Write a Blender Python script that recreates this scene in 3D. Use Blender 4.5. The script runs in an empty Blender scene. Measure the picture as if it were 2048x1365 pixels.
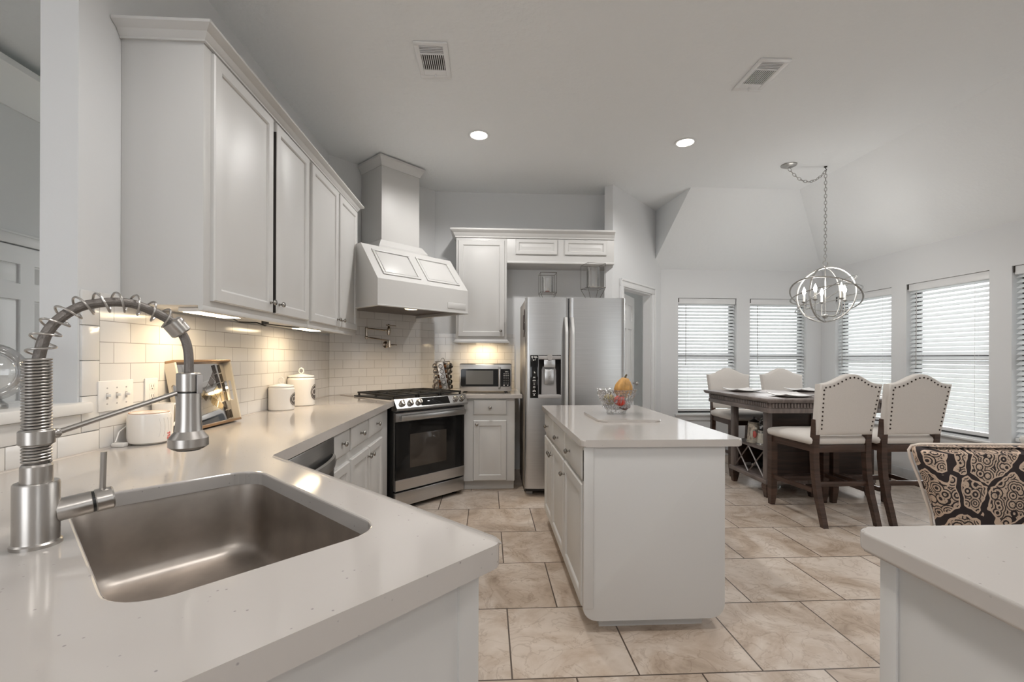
import bpy, bmesh, math, random
from math import sin, cos, pi, radians, sqrt
from mathutils import Vector, Matrix

random.seed(4)
SC = bpy.context.scene
COL = SC.collection

# ------------------------------------------------------------------ camera
cam_d = bpy.data.cameras.new('camera')
cam = bpy.data.objects.new('camera', cam_d)
COL.objects.link(cam)
cam_d.sensor_width = 36.0
cam_d.lens = 912.0 / 2048 * 36.0
cam_d.shift_y = 34.2 / 2048
cam_d.clip_start = 0.02
CAM_Z = 1.26
cam.matrix_world = (Matrix.Translation((0, 0, CAM_Z)) @ Matrix.Rotation(-0.0527, 4, 'Z')
                    @ Matrix.Rotation(pi / 2, 4, 'X') @ Matrix.Rotation(0.0036, 4, 'Z'))
SC.camera = cam

# ------------------------------------------------------------------ world, exposure
SC.view_settings.view_transform = 'Standard'
SC.view_settings.look = 'None'
SC.view_settings.gamma = 1.0
SC.view_settings.use_curve_mapping = False
SC.view_settings.exposure = 1.21
SC.cycles.use_denoising = True
SC.cycles.max_bounces = 12
SC.cycles.diffuse_bounces = 5
SC.cycles.glossy_bounces = 5
SC.cycles.transmission_bounces = 8
SC.cycles.transparent_max_bounces = 16
SC.cycles.sample_clamp_indirect = 6.0
SC.cycles.caustics_reflective = False
SC.cycles.caustics_refractive = False
WORLD_STRENGTH = 1.5
w = bpy.data.worlds.new('overcast_sky')
SC.world = w
w.use_nodes = True
bgn = w.node_tree.nodes['Background']
bgn.inputs[0].default_value = (0.94, 0.97, 1.0, 1)
bgn.inputs[1].default_value = WORLD_STRENGTH
# hazy sun outside the nook windows, from the right and behind the house
sun_d = bpy.data.lights.new('sun', 'SUN')
sun_d.energy = 4.2
sun_d.angle = radians(50)
sun_d.color = (1.0, 0.98, 0.95)
sun = bpy.data.objects.new('sun', sun_d)
COL.objects.link(sun)
sun.rotation_euler = Vector((-0.80, -0.52, -0.50)).to_track_quat('-Z', 'Y').to_euler()


def lamp(name, kind, loc, power, color=(1, 0.86, 0.68), size=0.1, rot=(0, 0, 0), **kw):
    d = bpy.data.lights.new(name, kind)
    d.energy = power
    d.color = color
    if kind == 'AREA':
        d.size = size
    else:
        d.shadow_soft_size = size
    for k, v in kw.items():
        setattr(d, k, v)
    o = bpy.data.objects.new(name, d)
    COL.objects.link(o)
    o.location = loc
    o.rotation_euler = rot
    return o


# ------------------------------------------------------------------ materials
def new_mat(name):
    m = bpy.data.materials.new(name)
    m.use_nodes = True
    nt = m.node_tree
    return m, nt, nt.nodes['Principled BSDF']


def mat(name, col, rough=0.5, metal=0.0, spec=0.5, noise=0.0, nscale=20.0, bump=0.0, bscale=60.0,
        emit=None, estr=0.0, coat=0.0, stretch=None):
    m, nt, b = new_mat(name)
    b.inputs['Base Color'].default_value = (*col, 1)
    b.inputs['Roughness'].default_value = rough
    b.inputs['Metallic'].default_value = metal
    b.inputs['Specular IOR Level'].default_value = spec
    if coat:
        b.inputs['Coat Weight'].default_value = coat
        b.inputs['Coat Roughness'].default_value = 0.1
    if emit:
        b.inputs['Emission Color'].default_value = (*emit, 1)
        b.inputs['Emission Strength'].default_value = estr
    tc = nt.nodes.new('ShaderNodeTexCoord')
    src = tc.outputs['Object']
    if stretch:
        mp = nt.nodes.new('ShaderNodeMapping')
        mp.inputs['Scale'].default_value = stretch
        nt.links.new(src, mp.inputs[0])
        src = mp.outputs[0]
    if noise:
        n = nt.nodes.new('ShaderNodeTexNoise')
        n.inputs['Scale'].default_value = nscale
        n.inputs['Detail'].default_value = 4
        nt.links.new(src, n.inputs['Vector'])
        r = nt.nodes.new('ShaderNodeValToRGB')
        r.color_ramp.elements[0].position = 0.3
        r.color_ramp.elements[1].position = 0.7
        r.color_ramp.elements[0].color = (*[c * (1 - noise) for c in col], 1)
        r.color_ramp.elements[1].color = (*[min(1, c * (1 + noise)) for c in col], 1)
        nt.links.new(n.outputs['Fac'], r.inputs[0])
        nt.links.new(r.outputs[0], b.inputs['Base Color'])
    if bump:
        n = nt.nodes.new('ShaderNodeTexNoise')
        n.inputs['Scale'].default_value = bscale
        n.inputs['Detail'].default_value = 3
        nt.links.new(src, n.inputs['Vector'])
        bp = nt.nodes.new('ShaderNodeBump')
        bp.inputs['Strength'].default_value = bump
        bp.inputs['Distance'].default_value = 0.004
        nt.links.new(n.outputs['Fac'], bp.inputs['Height'])
        nt.links.new(bp.outputs[0], b.inputs['Normal'])
    return m


def glass_mat(name, tint=(1, 1, 1), gloss=0.12, bump=0.0, bscale=60):
    """thin clear glass: light passes straight through, edges and facets reflect"""
    m, nt, b = new_mat(name)
    nt.nodes.remove(b)
    out = nt.nodes['Material Output']
    t = nt.nodes.new('ShaderNodeBsdfTransparent')
    t.inputs[0].default_value = (*tint, 1)
    g = nt.nodes.new('ShaderNodeBsdfGlossy')
    g.inputs['Roughness'].default_value = 0.03
    lw = nt.nodes.new('ShaderNodeLayerWeight')
    lw.inputs['Blend'].default_value = 0.35
    ml = nt.nodes.new('ShaderNodeMath')
    ml.operation = 'MULTIPLY_ADD'
    ml.inputs[1].default_value = 0.7
    ml.inputs[2].default_value = gloss * 0.4
    mx = nt.nodes.new('ShaderNodeMixShader')
    nt.links.new(lw.outputs['Fresnel'], ml.inputs[0])
    nt.links.new(ml.outputs[0], mx.inputs[0])
    nt.links.new(t.outputs[0], mx.inputs[1])
    nt.links.new(g.outputs[0], mx.inputs[2])
    nt.links.new(mx.outputs[0], out.inputs[0])
    if bump:
        tc = nt.nodes.new('ShaderNodeTexCoord')
        v = nt.nodes.new('ShaderNodeTexVoronoi')
        v.inputs['Scale'].default_value = bscale
        nt.links.new(tc.outputs['Object'], v.inputs['Vector'])
        bp = nt.nodes.new('ShaderNodeBump')
        bp.inputs['Strength'].default_value = bump
        bp.inputs['Distance'].default_value = 0.01
        nt.links.new(v.outputs['Distance'], bp.inputs['Height'])
        nt.links.new(bp.outputs[0], g.inputs['Normal'])
        nt.links.new(bp.outputs[0], lw.inputs['Normal'])
    return m


def N(nt, t, **kw):
    n = nt.nodes.new(t)
    for k, v in kw.items():
        setattr(n, k, v)
    return n


def floor_mat():
    m, nt, b = new_mat('floor_stone_tile')
    tc = N(nt, 'ShaderNodeTexCoord')
    mp = N(nt, 'ShaderNodeMapping')
    T = 0.507
    mp.inputs['Location'].default_value = (-0.100 + 20 * T, -1.783 + 21 * T, 0)
    nt.links.new(tc.outputs['Object'], mp.inputs[0])
    br = N(nt, 'ShaderNodeTexBrick', offset=0.5, offset_frequency=2)
    br.inputs['Scale'].default_value = 1.0
    br.inputs['Brick Width'].default_value = T
    br.inputs['Row Height'].default_value = T
    br.inputs['Mortar Size'].default_value = 0.0036
    br.inputs['Mortar Smooth'].default_value = 0.1
    br.inputs['Color1'].default_value = (0, 0, 0, 1)
    br.inputs['Color2'].default_value = (1, 1, 1, 1)
    nt.links.new(mp.outputs[0], br.inputs['Vector'])
    # each tile gets its own shift of the cloudy stone pattern
    sep = N(nt, 'ShaderNodeVectorMath', operation='SCALE')
    sep.inputs[3].default_value = 7.3
    nt.links.new(br.outputs['Color'], sep.inputs[0])
    add = N(nt, 'ShaderNodeVectorMath', operation='ADD')
    nt.links.new(mp.outputs[0], add.inputs[0])
    nt.links.new(sep.outputs[0], add.inputs[1])
    n1 = N(nt, 'ShaderNodeTexNoise')
    n1.inputs['Scale'].default_value = 3.2
    n1.inputs['Detail'].default_value = 9
    n1.inputs['Roughness'].default_value = 0.62
    n1.inputs['Distortion'].default_value = 1.1
    nt.links.new(add.outputs[0], n1.inputs['Vector'])
    r1 = N(nt, 'ShaderNodeValToRGB')
    els = r1.color_ramp.elements
    els[0].position, els[0].color = 0.30, (0.33, 0.25, 0.185, 1)
    els[1].position, els[1].color = 0.72, (0.66, 0.58, 0.51, 1)
    e = els.new(0.44); e.color = (0.485, 0.39, 0.31, 1)
    e = els.new(0.56); e.color = (0.58, 0.495, 0.42, 1)
    nt.links.new(n1.outputs['Fac'], r1.inputs[0])
    # fine darker veins
    n2 = N(nt, 'ShaderNodeTexNoise')
    n2.inputs['Scale'].default_value = 5.0
    n2.inputs['Detail'].default_value = 8
    n2.inputs['Distortion'].default_value = 2.2
    nt.links.new(add.outputs[0], n2.inputs['Vector'])
    r2 = N(nt, 'ShaderNodeValToRGB')
    e2 = r2.color_ramp.elements
    e2[0].position, e2[0].color = 0.475, (1, 1, 1, 1)
    e2[1].position, e2[1].color = 0.525, (1, 1, 1, 1)
    e = e2.new(0.5); e.color = (0.74, 0.70, 0.66, 1)
    nt.links.new(n2.outputs['Fac'], r2.inputs[0])
    mul = N(nt, 'ShaderNodeMixRGB', blend_type='MULTIPLY')
    mul.inputs[0].default_value = 0.8
    nt.links.new(r1.outputs[0], mul.inputs[1])
    nt.links.new(r2.outputs[0], mul.inputs[2])
    mx = N(nt, 'ShaderNodeMixRGB')
    mx.inputs[2].default_value = (0.085, 0.06, 0.045, 1)
    nt.links.new(br.outputs['Fac'], mx.inputs[0])
    nt.links.new(mul.outputs[0], mx.inputs[1])
    nt.links.new(mx.outputs[0], b.inputs['Base Color'])
    b.inputs['Roughness'].default_value = 0.34
    bp = N(nt, 'ShaderNodeBump')
    bp.inputs['Strength'].default_value = 0.35
    bp.inputs['Distance'].default_value = 0.004
    inv = N(nt, 'ShaderNodeMath', operation='MULTIPLY_ADD')
    inv.inputs[1].default_value = -1.0
    nt.links.new(br.outputs['Fac'], inv.inputs[0])
    nsc = N(nt, 'ShaderNodeMath', operation='MULTIPLY')
    nsc.inputs[1].default_value = 0.35
    nt.links.new(n1.outputs['Fac'], nsc.inputs[0])
    nt.links.new(nsc.outputs[0], inv.inputs[2])
    nt.links.new(inv.outputs[0], bp.inputs['Height'])
    nt.links.new(bp.outputs[0], b.inputs['Normal'])
    return m


def subway_mat(name, axis_u, off=(0, 0)):
    """glossy white running-bond wall tile; u runs along the wall, v is height"""
    m, nt, b = new_mat(name)
    tc = N(nt, 'ShaderNodeTexCoord')
    sp = N(nt, 'ShaderNodeSeparateXYZ')
    nt.links.new(tc.outputs['Object'], sp.inputs[0])
    dot = N(nt, 'ShaderNodeVectorMath', operation='DOT_PRODUCT')
    dot.inputs[1].default_value = axis_u
    nt.links.new(tc.outputs['Object'], dot.inputs[0])
    cb = N(nt, 'ShaderNodeCombineXYZ')
    au = N(nt, 'ShaderNodeMath', operation='ADD')
    au.inputs[1].default_value = off[0] + 20 * 0.166
    av = N(nt, 'ShaderNodeMath', operation='ADD')
    av.inputs[1].default_value = off[1]
    nt.links.new(dot.outputs['Value'], au.inputs[0])
    nt.links.new(sp.outputs['Z'], av.inputs[0])
    nt.links.new(au.outputs[0], cb.inputs[0])
    nt.links.new(av.outputs[0], cb.inputs[1])
    br = N(nt, 'ShaderNodeTexBrick', offset=0.5, offset_frequency=2)
    br.inputs['Scale'].default_value = 1.0
    br.inputs['Brick Width'].default_value = 0.166
    br.inputs['Row Height'].default_value = 0.0815
    br.inputs['Mortar Size'].default_value = 0.0016
    br.inputs['Mortar Smooth'].default_value = 0.3
    br.inputs['Color1'].default_value = (0.73, 0.715, 0.70, 1)
    br.inputs['Color2'].default_value = (0.70, 0.685, 0.67, 1)
    br.inputs['Mortar'].default_value = (0.40, 0.375, 0.36, 1)
    nt.links.new(cb.outputs[0], br.inputs['Vector'])
    nt.links.new(br.outputs['Color'], b.inputs['Base Color'])
    b.inputs['Roughness'].default_value = 0.13
    inv = N(nt, 'ShaderNodeMath', operation='MULTIPLY')
    inv.inputs[1].default_value = -1.0
    nt.links.new(br.outputs['Fac'], inv.inputs[0])
    bp = N(nt, 'ShaderNodeBump')
    bp.inputs['Strength'].default_value = 0.5
    bp.inputs['Distance'].default_value = 0.003
    nt.links.new(inv.outputs[0], bp.inputs['Height'])
    nt.links.new(bp.outputs[0], b.inputs['Normal'])
    return m


def quartz_mat():
    m, nt, b = new_mat('speckled_quartz')
    tc = N(nt, 'ShaderNodeTexCoord')
    v = N(nt, 'ShaderNodeTexVoronoi')
    v.inputs['Scale'].default_value = 48
    nt.links.new(tc.outputs['Object'], v.inputs['Vector'])
    n = N(nt, 'ShaderNodeTexNoise')
    n.inputs['Scale'].default_value = 14
    nt.links.new(tc.outputs['Object'], n.inputs['Vector'])
    r = N(nt, 'ShaderNodeValToRGB')
    r.color_ramp.elements[0].position, r.color_ramp.elements[0].color = 0.055, (1, 1, 1, 1)
    r.color_ramp.elements[1].position, r.color_ramp.elements[1].color = 0.11, (0, 0, 0, 1)
    nt.links.new(v.outputs['Distance'], r.inputs[0])
    rn = N(nt, 'ShaderNodeValToRGB')
    rn.color_ramp.elements[0].position, rn.color_ramp.elements[0].color = 0.43, (0, 0, 0, 1)
    rn.color_ramp.elements[1].position, rn.color_ramp.elements[1].color = 0.52, (0.75, 0.75, 0.75, 1)
    nt.links.new(n.outputs['Fac'], rn.inputs[0])
    mu = N(nt, 'ShaderNodeMath', operation='MULTIPLY')
    nt.links.new(r.outputs[0], mu.inputs[0])
    nt.links.new(rn.outputs[0], mu.inputs[1])
    mx = N(nt, 'ShaderNodeMixRGB')
    mx.inputs[1].default_value = (0.49, 0.455, 0.425, 1)
    mx.inputs[2].default_value = (0.22, 0.20, 0.20, 1)
    nt.links.new(mu.outputs[0], mx.inputs[0])
    nt.links.new(mx.outputs[0], b.inputs['Base Color'])
    b.inputs['Roughness'].default_value = 0.09
    return m


def wood_mat(name, c1, c2, rough=0.4, scale=(3, 3, 40)):
    m, nt, b = new_mat(name)
    tc = N(nt, 'ShaderNodeTexCoord')
    mp = N(nt, 'ShaderNodeMapping')
    mp.inputs['Scale'].default_value = scale
    nt.links.new(tc.outputs['Object'], mp.inputs[0])
    n = N(nt, 'ShaderNodeTexNoise')
    n.inputs['Scale'].default_value = 1.0
    n.inputs['Detail'].default_value = 7
    n.inputs['Distortion'].default_value = 0.6
    nt.links.new(mp.outputs[0], n.inputs['Vector'])
    r = N(nt, 'ShaderNodeValToRGB')
    r.color_ramp.elements[0].position, r.color_ramp.elements[0].color = 0.35, (*c1, 1)
    r.color_ramp.elements[1].position, r.color_ramp.elements[1].color = 0.68, (*c2, 1)
    nt.links.new(n.outputs['Fac'], r.inputs[0])
    nt.links.new(r.outputs[0], b.inputs['Base Color'])
    b.inputs['Roughness'].default_value = rough
    return m


def paisley_mat():
    """dark brown-black cloth with tan feathered paisley motifs made of rings, scallops and dots"""
    m, nt, b = new_mat('paisley_fabric')
    tc = N(nt, 'ShaderNodeTexCoord')
    src = tc.outputs['Object']
    dn = N(nt, 'ShaderNodeTexNoise')
    dn.inputs['Scale'].default_value = 6
    nt.links.new(src, dn.inputs['Vector'])
    ds = N(nt, 'ShaderNodeVectorMath', operation='MULTIPLY_ADD')
    ds.inputs[1].default_value = (0.10, 0.10, 0.10)
    nt.links.new(dn.outputs['Color'], ds.inputs[0])
    nt.links.new(src, ds.inputs[2])

    def math(op, a, bb=None, c=None):
        n = N(nt, 'ShaderNodeMath', operation=op)
        for i, x in enumerate((a, bb, c)):
            if x is None:
                continue
            if isinstance(x, (int, float)):
                n.inputs[i].default_value = x
            else:
                nt.links.new(x, n.inputs[i])
        return n.outputs[0]

    big = N(nt, 'ShaderNodeTexVoronoi', feature='DISTANCE_TO_EDGE')
    big.inputs['Scale'].default_value = 6.4
    nt.links.new(ds.outputs[0], big.inputs['Vector'])
    sc = N(nt, 'ShaderNodeTexVoronoi')           # scalloped feather edge
    sc.inputs['Scale'].default_value = 34
    nt.links.new(src, sc.inputs['Vector'])
    edge = math('SUBTRACT', big.outputs['Distance'], math('MULTIPLY', sc.outputs['Distance'], 0.07))
    inside = math('GREATER_THAN', edge, 0.006)
    rim = math('LESS_THAN', edge, 0.035)
    ring = math('SINE', math('MULTIPLY', sc.outputs['Distance'], 26.0))
    ringm = math('GREATER_THAN', ring, -0.25)
    dots = N(nt, 'ShaderNodeTexVoronoi')
    dots.inputs['Scale'].default_value = 160
    nt.links.new(src, dots.inputs['Vector'])
    dotm = math('GREATER_THAN', dots.outputs['Distance'], 0.33)
    fill = math('MULTIPLY', ringm, math('MAXIMUM', dotm, 0.45))
    tan = math('MULTIPLY', inside, math('MAXIMUM', math('MULTIPLY', fill, 0.9), rim))
    mx = N(nt, 'ShaderNodeMixRGB')
    mx.inputs[1].default_value = (0.022, 0.014, 0.014, 1)
    mx.inputs[2].default_value = (0.56, 0.42, 0.32, 1)
    nt.links.new(tan, mx.inputs[0])
    nt.links.new(mx.outputs[0], b.inputs['Base Color'])
    b.inputs['Roughness'].default_value = 0.85
    return m


def blind_mat():
    m, nt, b = new_mat('white_blind_slat')
    nt.nodes.remove(b)
    out = nt.nodes['Material Output']
    d = N(nt, 'ShaderNodeBsdfDiffuse')
    d.inputs[0].default_value = (0.88, 0.89, 0.90, 1)
    t = N(nt, 'ShaderNodeBsdfTranslucent')
    t.inputs[0].default_value = (0.88, 0.89, 0.90, 1)
    mx = N(nt, 'ShaderNodeMixShader')
    mx.inputs[0].default_value = 0.42
    nt.links.new(d.outputs[0], mx.inputs[1])
    nt.links.new(t.outputs[0], mx.inputs[2])
    nt.links.new(mx.outputs[0], out.inputs[0])
    return m


M = {}
M['wall'] = mat('wall_paint', (0.70, 0.705, 0.71), 0.6, bump=0.05, bscale=120)
M['ceiling'] = mat('ceiling_paint', (0.80, 0.815, 0.82), 0.75, bump=0.9, bscale=30)
M['trimw'] = mat('white_trim_paint', (0.74, 0.74, 0.74), 0.35)
M['cab'] = mat('white_cabinet_paint', (0.565, 0.555, 0.54), 0.42)
M['floor'] = floor_mat()
M['tile_left'] = subway_mat('subway_tile_side', (0, 1, 0), (0.045, -0.908))
M['tile_corner'] = subway_mat('subway_tile_corner', (0.7071, 0.7071, 0), (0.03, -0.910))
M['tile_rear'] = subway_mat('subway_tile_rear', (1, 0, 0), (0.06, -0.916))
M['tile_plain'] = mat('glazed_trim_tile', (0.70, 0.685, 0.665), 0.13)
M['quartz'] = quartz_mat()
M['steel'] = mat('brushed_stainless', (0.53, 0.528, 0.525), 0.30, 1.0, noise=0.06, nscale=1.0, stretch=(3, 3, 260))
M['steel_h'] = mat('brushed_stainless_across', (0.52, 0.515, 0.51), 0.28, 1.0, noise=0.06, nscale=1.0, stretch=(3, 3, 240))
M['handle_steel'] = mat('satin_handle_steel', (0.72, 0.715, 0.705), 0.42, 0.85)
M['sink'] = mat('satin_sink_steel', (0.40, 0.36, 0.325), 0.42, 1.0, noise=0.14, nscale=9)
M['nickel'] = mat('brushed_nickel', (0.48, 0.455, 0.43), 0.30, 1.0)
M['knob_metal'] = mat('satin_nickel_knob', (0.34, 0.32, 0.295), 0.26, 1.0)
M['nickel_dark'] = mat('polished_nickel', (0.50, 0.44, 0.38), 0.16, 1.0)
M['hose'] = mat('grey_braided_hose', (0.20, 0.18, 0.165), 0.45, 0.6, bump=0.4, bscale=300)
M['black'] = mat('black_enamel', (0.012, 0.012, 0.012), 0.35)
M['iron'] = mat('cast_iron', (0.022, 0.020, 0.018), 0.5, bump=0.2, bscale=200)
M['blackglass'] = mat('black_glass', (0.010, 0.010, 0.010), 0.06, spec=0.35)
M['ovenglass'] = mat('smoked_oven_window', (0.05, 0.042, 0.036), 0.08)
M['mwglass'] = mat('microwave_mesh_window', (0.13, 0.125, 0.115), 0.15)
M['dark'] = mat('dark_void', (0.02, 0.016, 0.014), 0.8)
M['fridge_side'] = mat('grey_fridge_side', (0.33, 0.30, 0.27), 0.4)
M['greyplastic'] = mat('grey_plastic', (0.42, 0.40, 0.39), 0.4)
M['white'] = mat('white_plastic', (0.80, 0.78, 0.75), 0.35)
M['ceramic'] = mat('white_ceramic', (0.80, 0.77, 0.73), 0.12)
M['taupe'] = mat('taupe_ceramic', (0.42, 0.36, 0.31), 0.3)
M['waxdish'] = mat('terracotta_wax_dish', (0.62, 0.40, 0.29), 0.4)
M['redprint'] = mat('red_print', (0.60, 0.12, 0.10), 0.5)
M['label'] = mat('dark_label', (0.10, 0.085, 0.08), 0.5)
M['labeltext'] = mat('grey_label_lettering', (0.60, 0.57, 0.54), 0.5)
M['cream'] = mat('cream_lacquer', (0.70, 0.62, 0.50), 0.3)
M['goldedge'] = mat('bronze_edge', (0.42, 0.27, 0.16), 0.3, 0.7)
M['mirror'] = mat('mirror_glass', (0.72, 0.71, 0.70), 0.03, 1.0)
M['mirror_smoke'] = mat('smoked_mirror', (0.30, 0.27, 0.25), 0.05, 1.0)
M['mirror_gold'] = mat('champagne_mirror', (0.62, 0.52, 0.36), 0.05, 1.0)
M['mirror_black'] = mat('black_mirror', (0.03, 0.022, 0.018), 0.05)
M['fabric'] = mat('cream_linen', (0.66, 0.62, 0.58), 0.9, bump=0.15, bscale=500, noise=0.03, nscale=200)
M['wood'] = wood_mat('dark_espresso_wood', (0.036, 0.019, 0.013), (0.085, 0.048, 0.034), 0.30)
M['woodtop'] = wood_mat('grey_brown_wood', (0.13, 0.105, 0.095), (0.24, 0.20, 0.185), 0.32, (30, 4, 4))  # lighter, greyer brown than the espresso wood
M['woodpanel'] = wood_mat('dark_panel_wood', (0.030, 0.018, 0.014), (0.065, 0.038, 0.028), 0.4)
M['nail'] = mat('bronze_nailhead', (0.05, 0.036, 0.03), 0.35, 0.8)
M['paisley'] = paisley_mat()
M['piping'] = mat('pale_piping', (0.62, 0.54, 0.47), 0.85)
M['blind'] = blind_mat()
M['bronzeframe'] = mat('dark_bronze_frame', (0.045, 0.043, 0.042), 0.45)
M['pane'] = glass_mat('window_glass', gloss=0.05)
M['glass'] = glass_mat('clear_glass', gloss=0.25)
M['crystal'] = glass_mat('cut_crystal', gloss=0.22, bump=0.5, bscale=75)
M['antique'] = mat('antique_silver', (0.42, 0.41, 0.39), 0.33, 0.9, noise=0.15, nscale=30)
M['candle'] = mat('candle_sleeve', (0.80, 0.77, 0.70), 0.4)
M['bulb'] = mat('lit_bulb', (1, 1, 1), 0.3, emit=(1, 0.95, 0.86), estr=14)
M['canlens'] = mat('lit_downlight_lens', (1, 1, 1), 0.3, emit=(1, 0.94, 0.84), estr=7)
M['undercab'] = mat('lit_undercabinet_lens', (1, 1, 1), 0.3, emit=(1, 0.82, 0.55), estr=6)
M['hoodlens'] = mat('lit_hood_lens', (1, 1, 1), 0.3, emit=(1, 0.78, 0.5), estr=1.2)
M['hoodliner'] = mat('hood_liner_metal', (0.075, 0.05, 0.032), 0.28, 0.35)
M['gourd'] = mat('yellow_orange_gourd', (0.56, 0.30, 0.085), 0.5, noise=0.35, nscale=14)
M['gourdgreen'] = mat('olive_gourd', (0.34, 0.25, 0.07), 0.5, noise=0.3, nscale=18)
M['stem'] = mat('dry_stem', (0.10, 0.075, 0.04), 0.8)
M['redfruit'] = mat('bright_red_skin', (0.68, 0.035, 0.015), 0.25)
M['darkred'] = mat('dark_red_brown_skin', (0.22, 0.045, 0.03), 0.4)
M['brass'] = mat('thin_dark_brass', (0.10, 0.09, 0.075), 0.4, 0.7)
M['wax'] = mat('cream_wax', (0.75, 0.70, 0.62), 0.5)
M['rosewax'] = mat('rose_wax', (0.30, 0.10, 0.08), 0.5)
M['stone'] = mat('painted_stoneware', (0.44, 0.38, 0.31), 0.35, noise=0.65, nscale=38)
M['stone2'] = mat('pale_stoneware', (0.58, 0.55, 0.47), 0.3, noise=0.18, nscale=30)
M['pewter'] = mat('pewter', (0.28, 0.27, 0.27), 0.3, 0.9)
M['bottle'] = mat('dark_bottle_glass', (0.012, 0.014, 0.012), 0.08)
M['foil'] = mat('silver_bottle_foil', (0.45, 0.43, 0.42), 0.35, 0.8)
M['spice'] = mat('brown_spice', (0.22, 0.10, 0.05), 0.6, noise=0.4, nscale=50)
M['spicegreen'] = mat('green_spice', (0.22, 0.20, 0.10), 0.6, noise=0.4, nscale=50)
M['magnet'] = mat('dark_magnet', (0.05, 0.03, 0.025), 0.5)
M['plate'] = mat('pale_stone_plate', (0.70, 0.69, 0.68), 0.45)
M['base_stone'] = mat('grey_marbled_baseboard_tile', (0.52, 0.53, 0.54), 0.35, noise=0.15, nscale=7)
M['lawn'] = mat('pale_grass', (0.40, 0.44, 0.37), 0.9, noise=0.3, nscale=5)
M['fence'] = mat('weathered_fence', (0.50, 0.47, 0.44), 0.8, noise=0.2, nscale=6)
M['hinge'] = mat('dark_hinge', (0.03, 0.025, 0.02), 0.4, 0.8)


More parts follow.
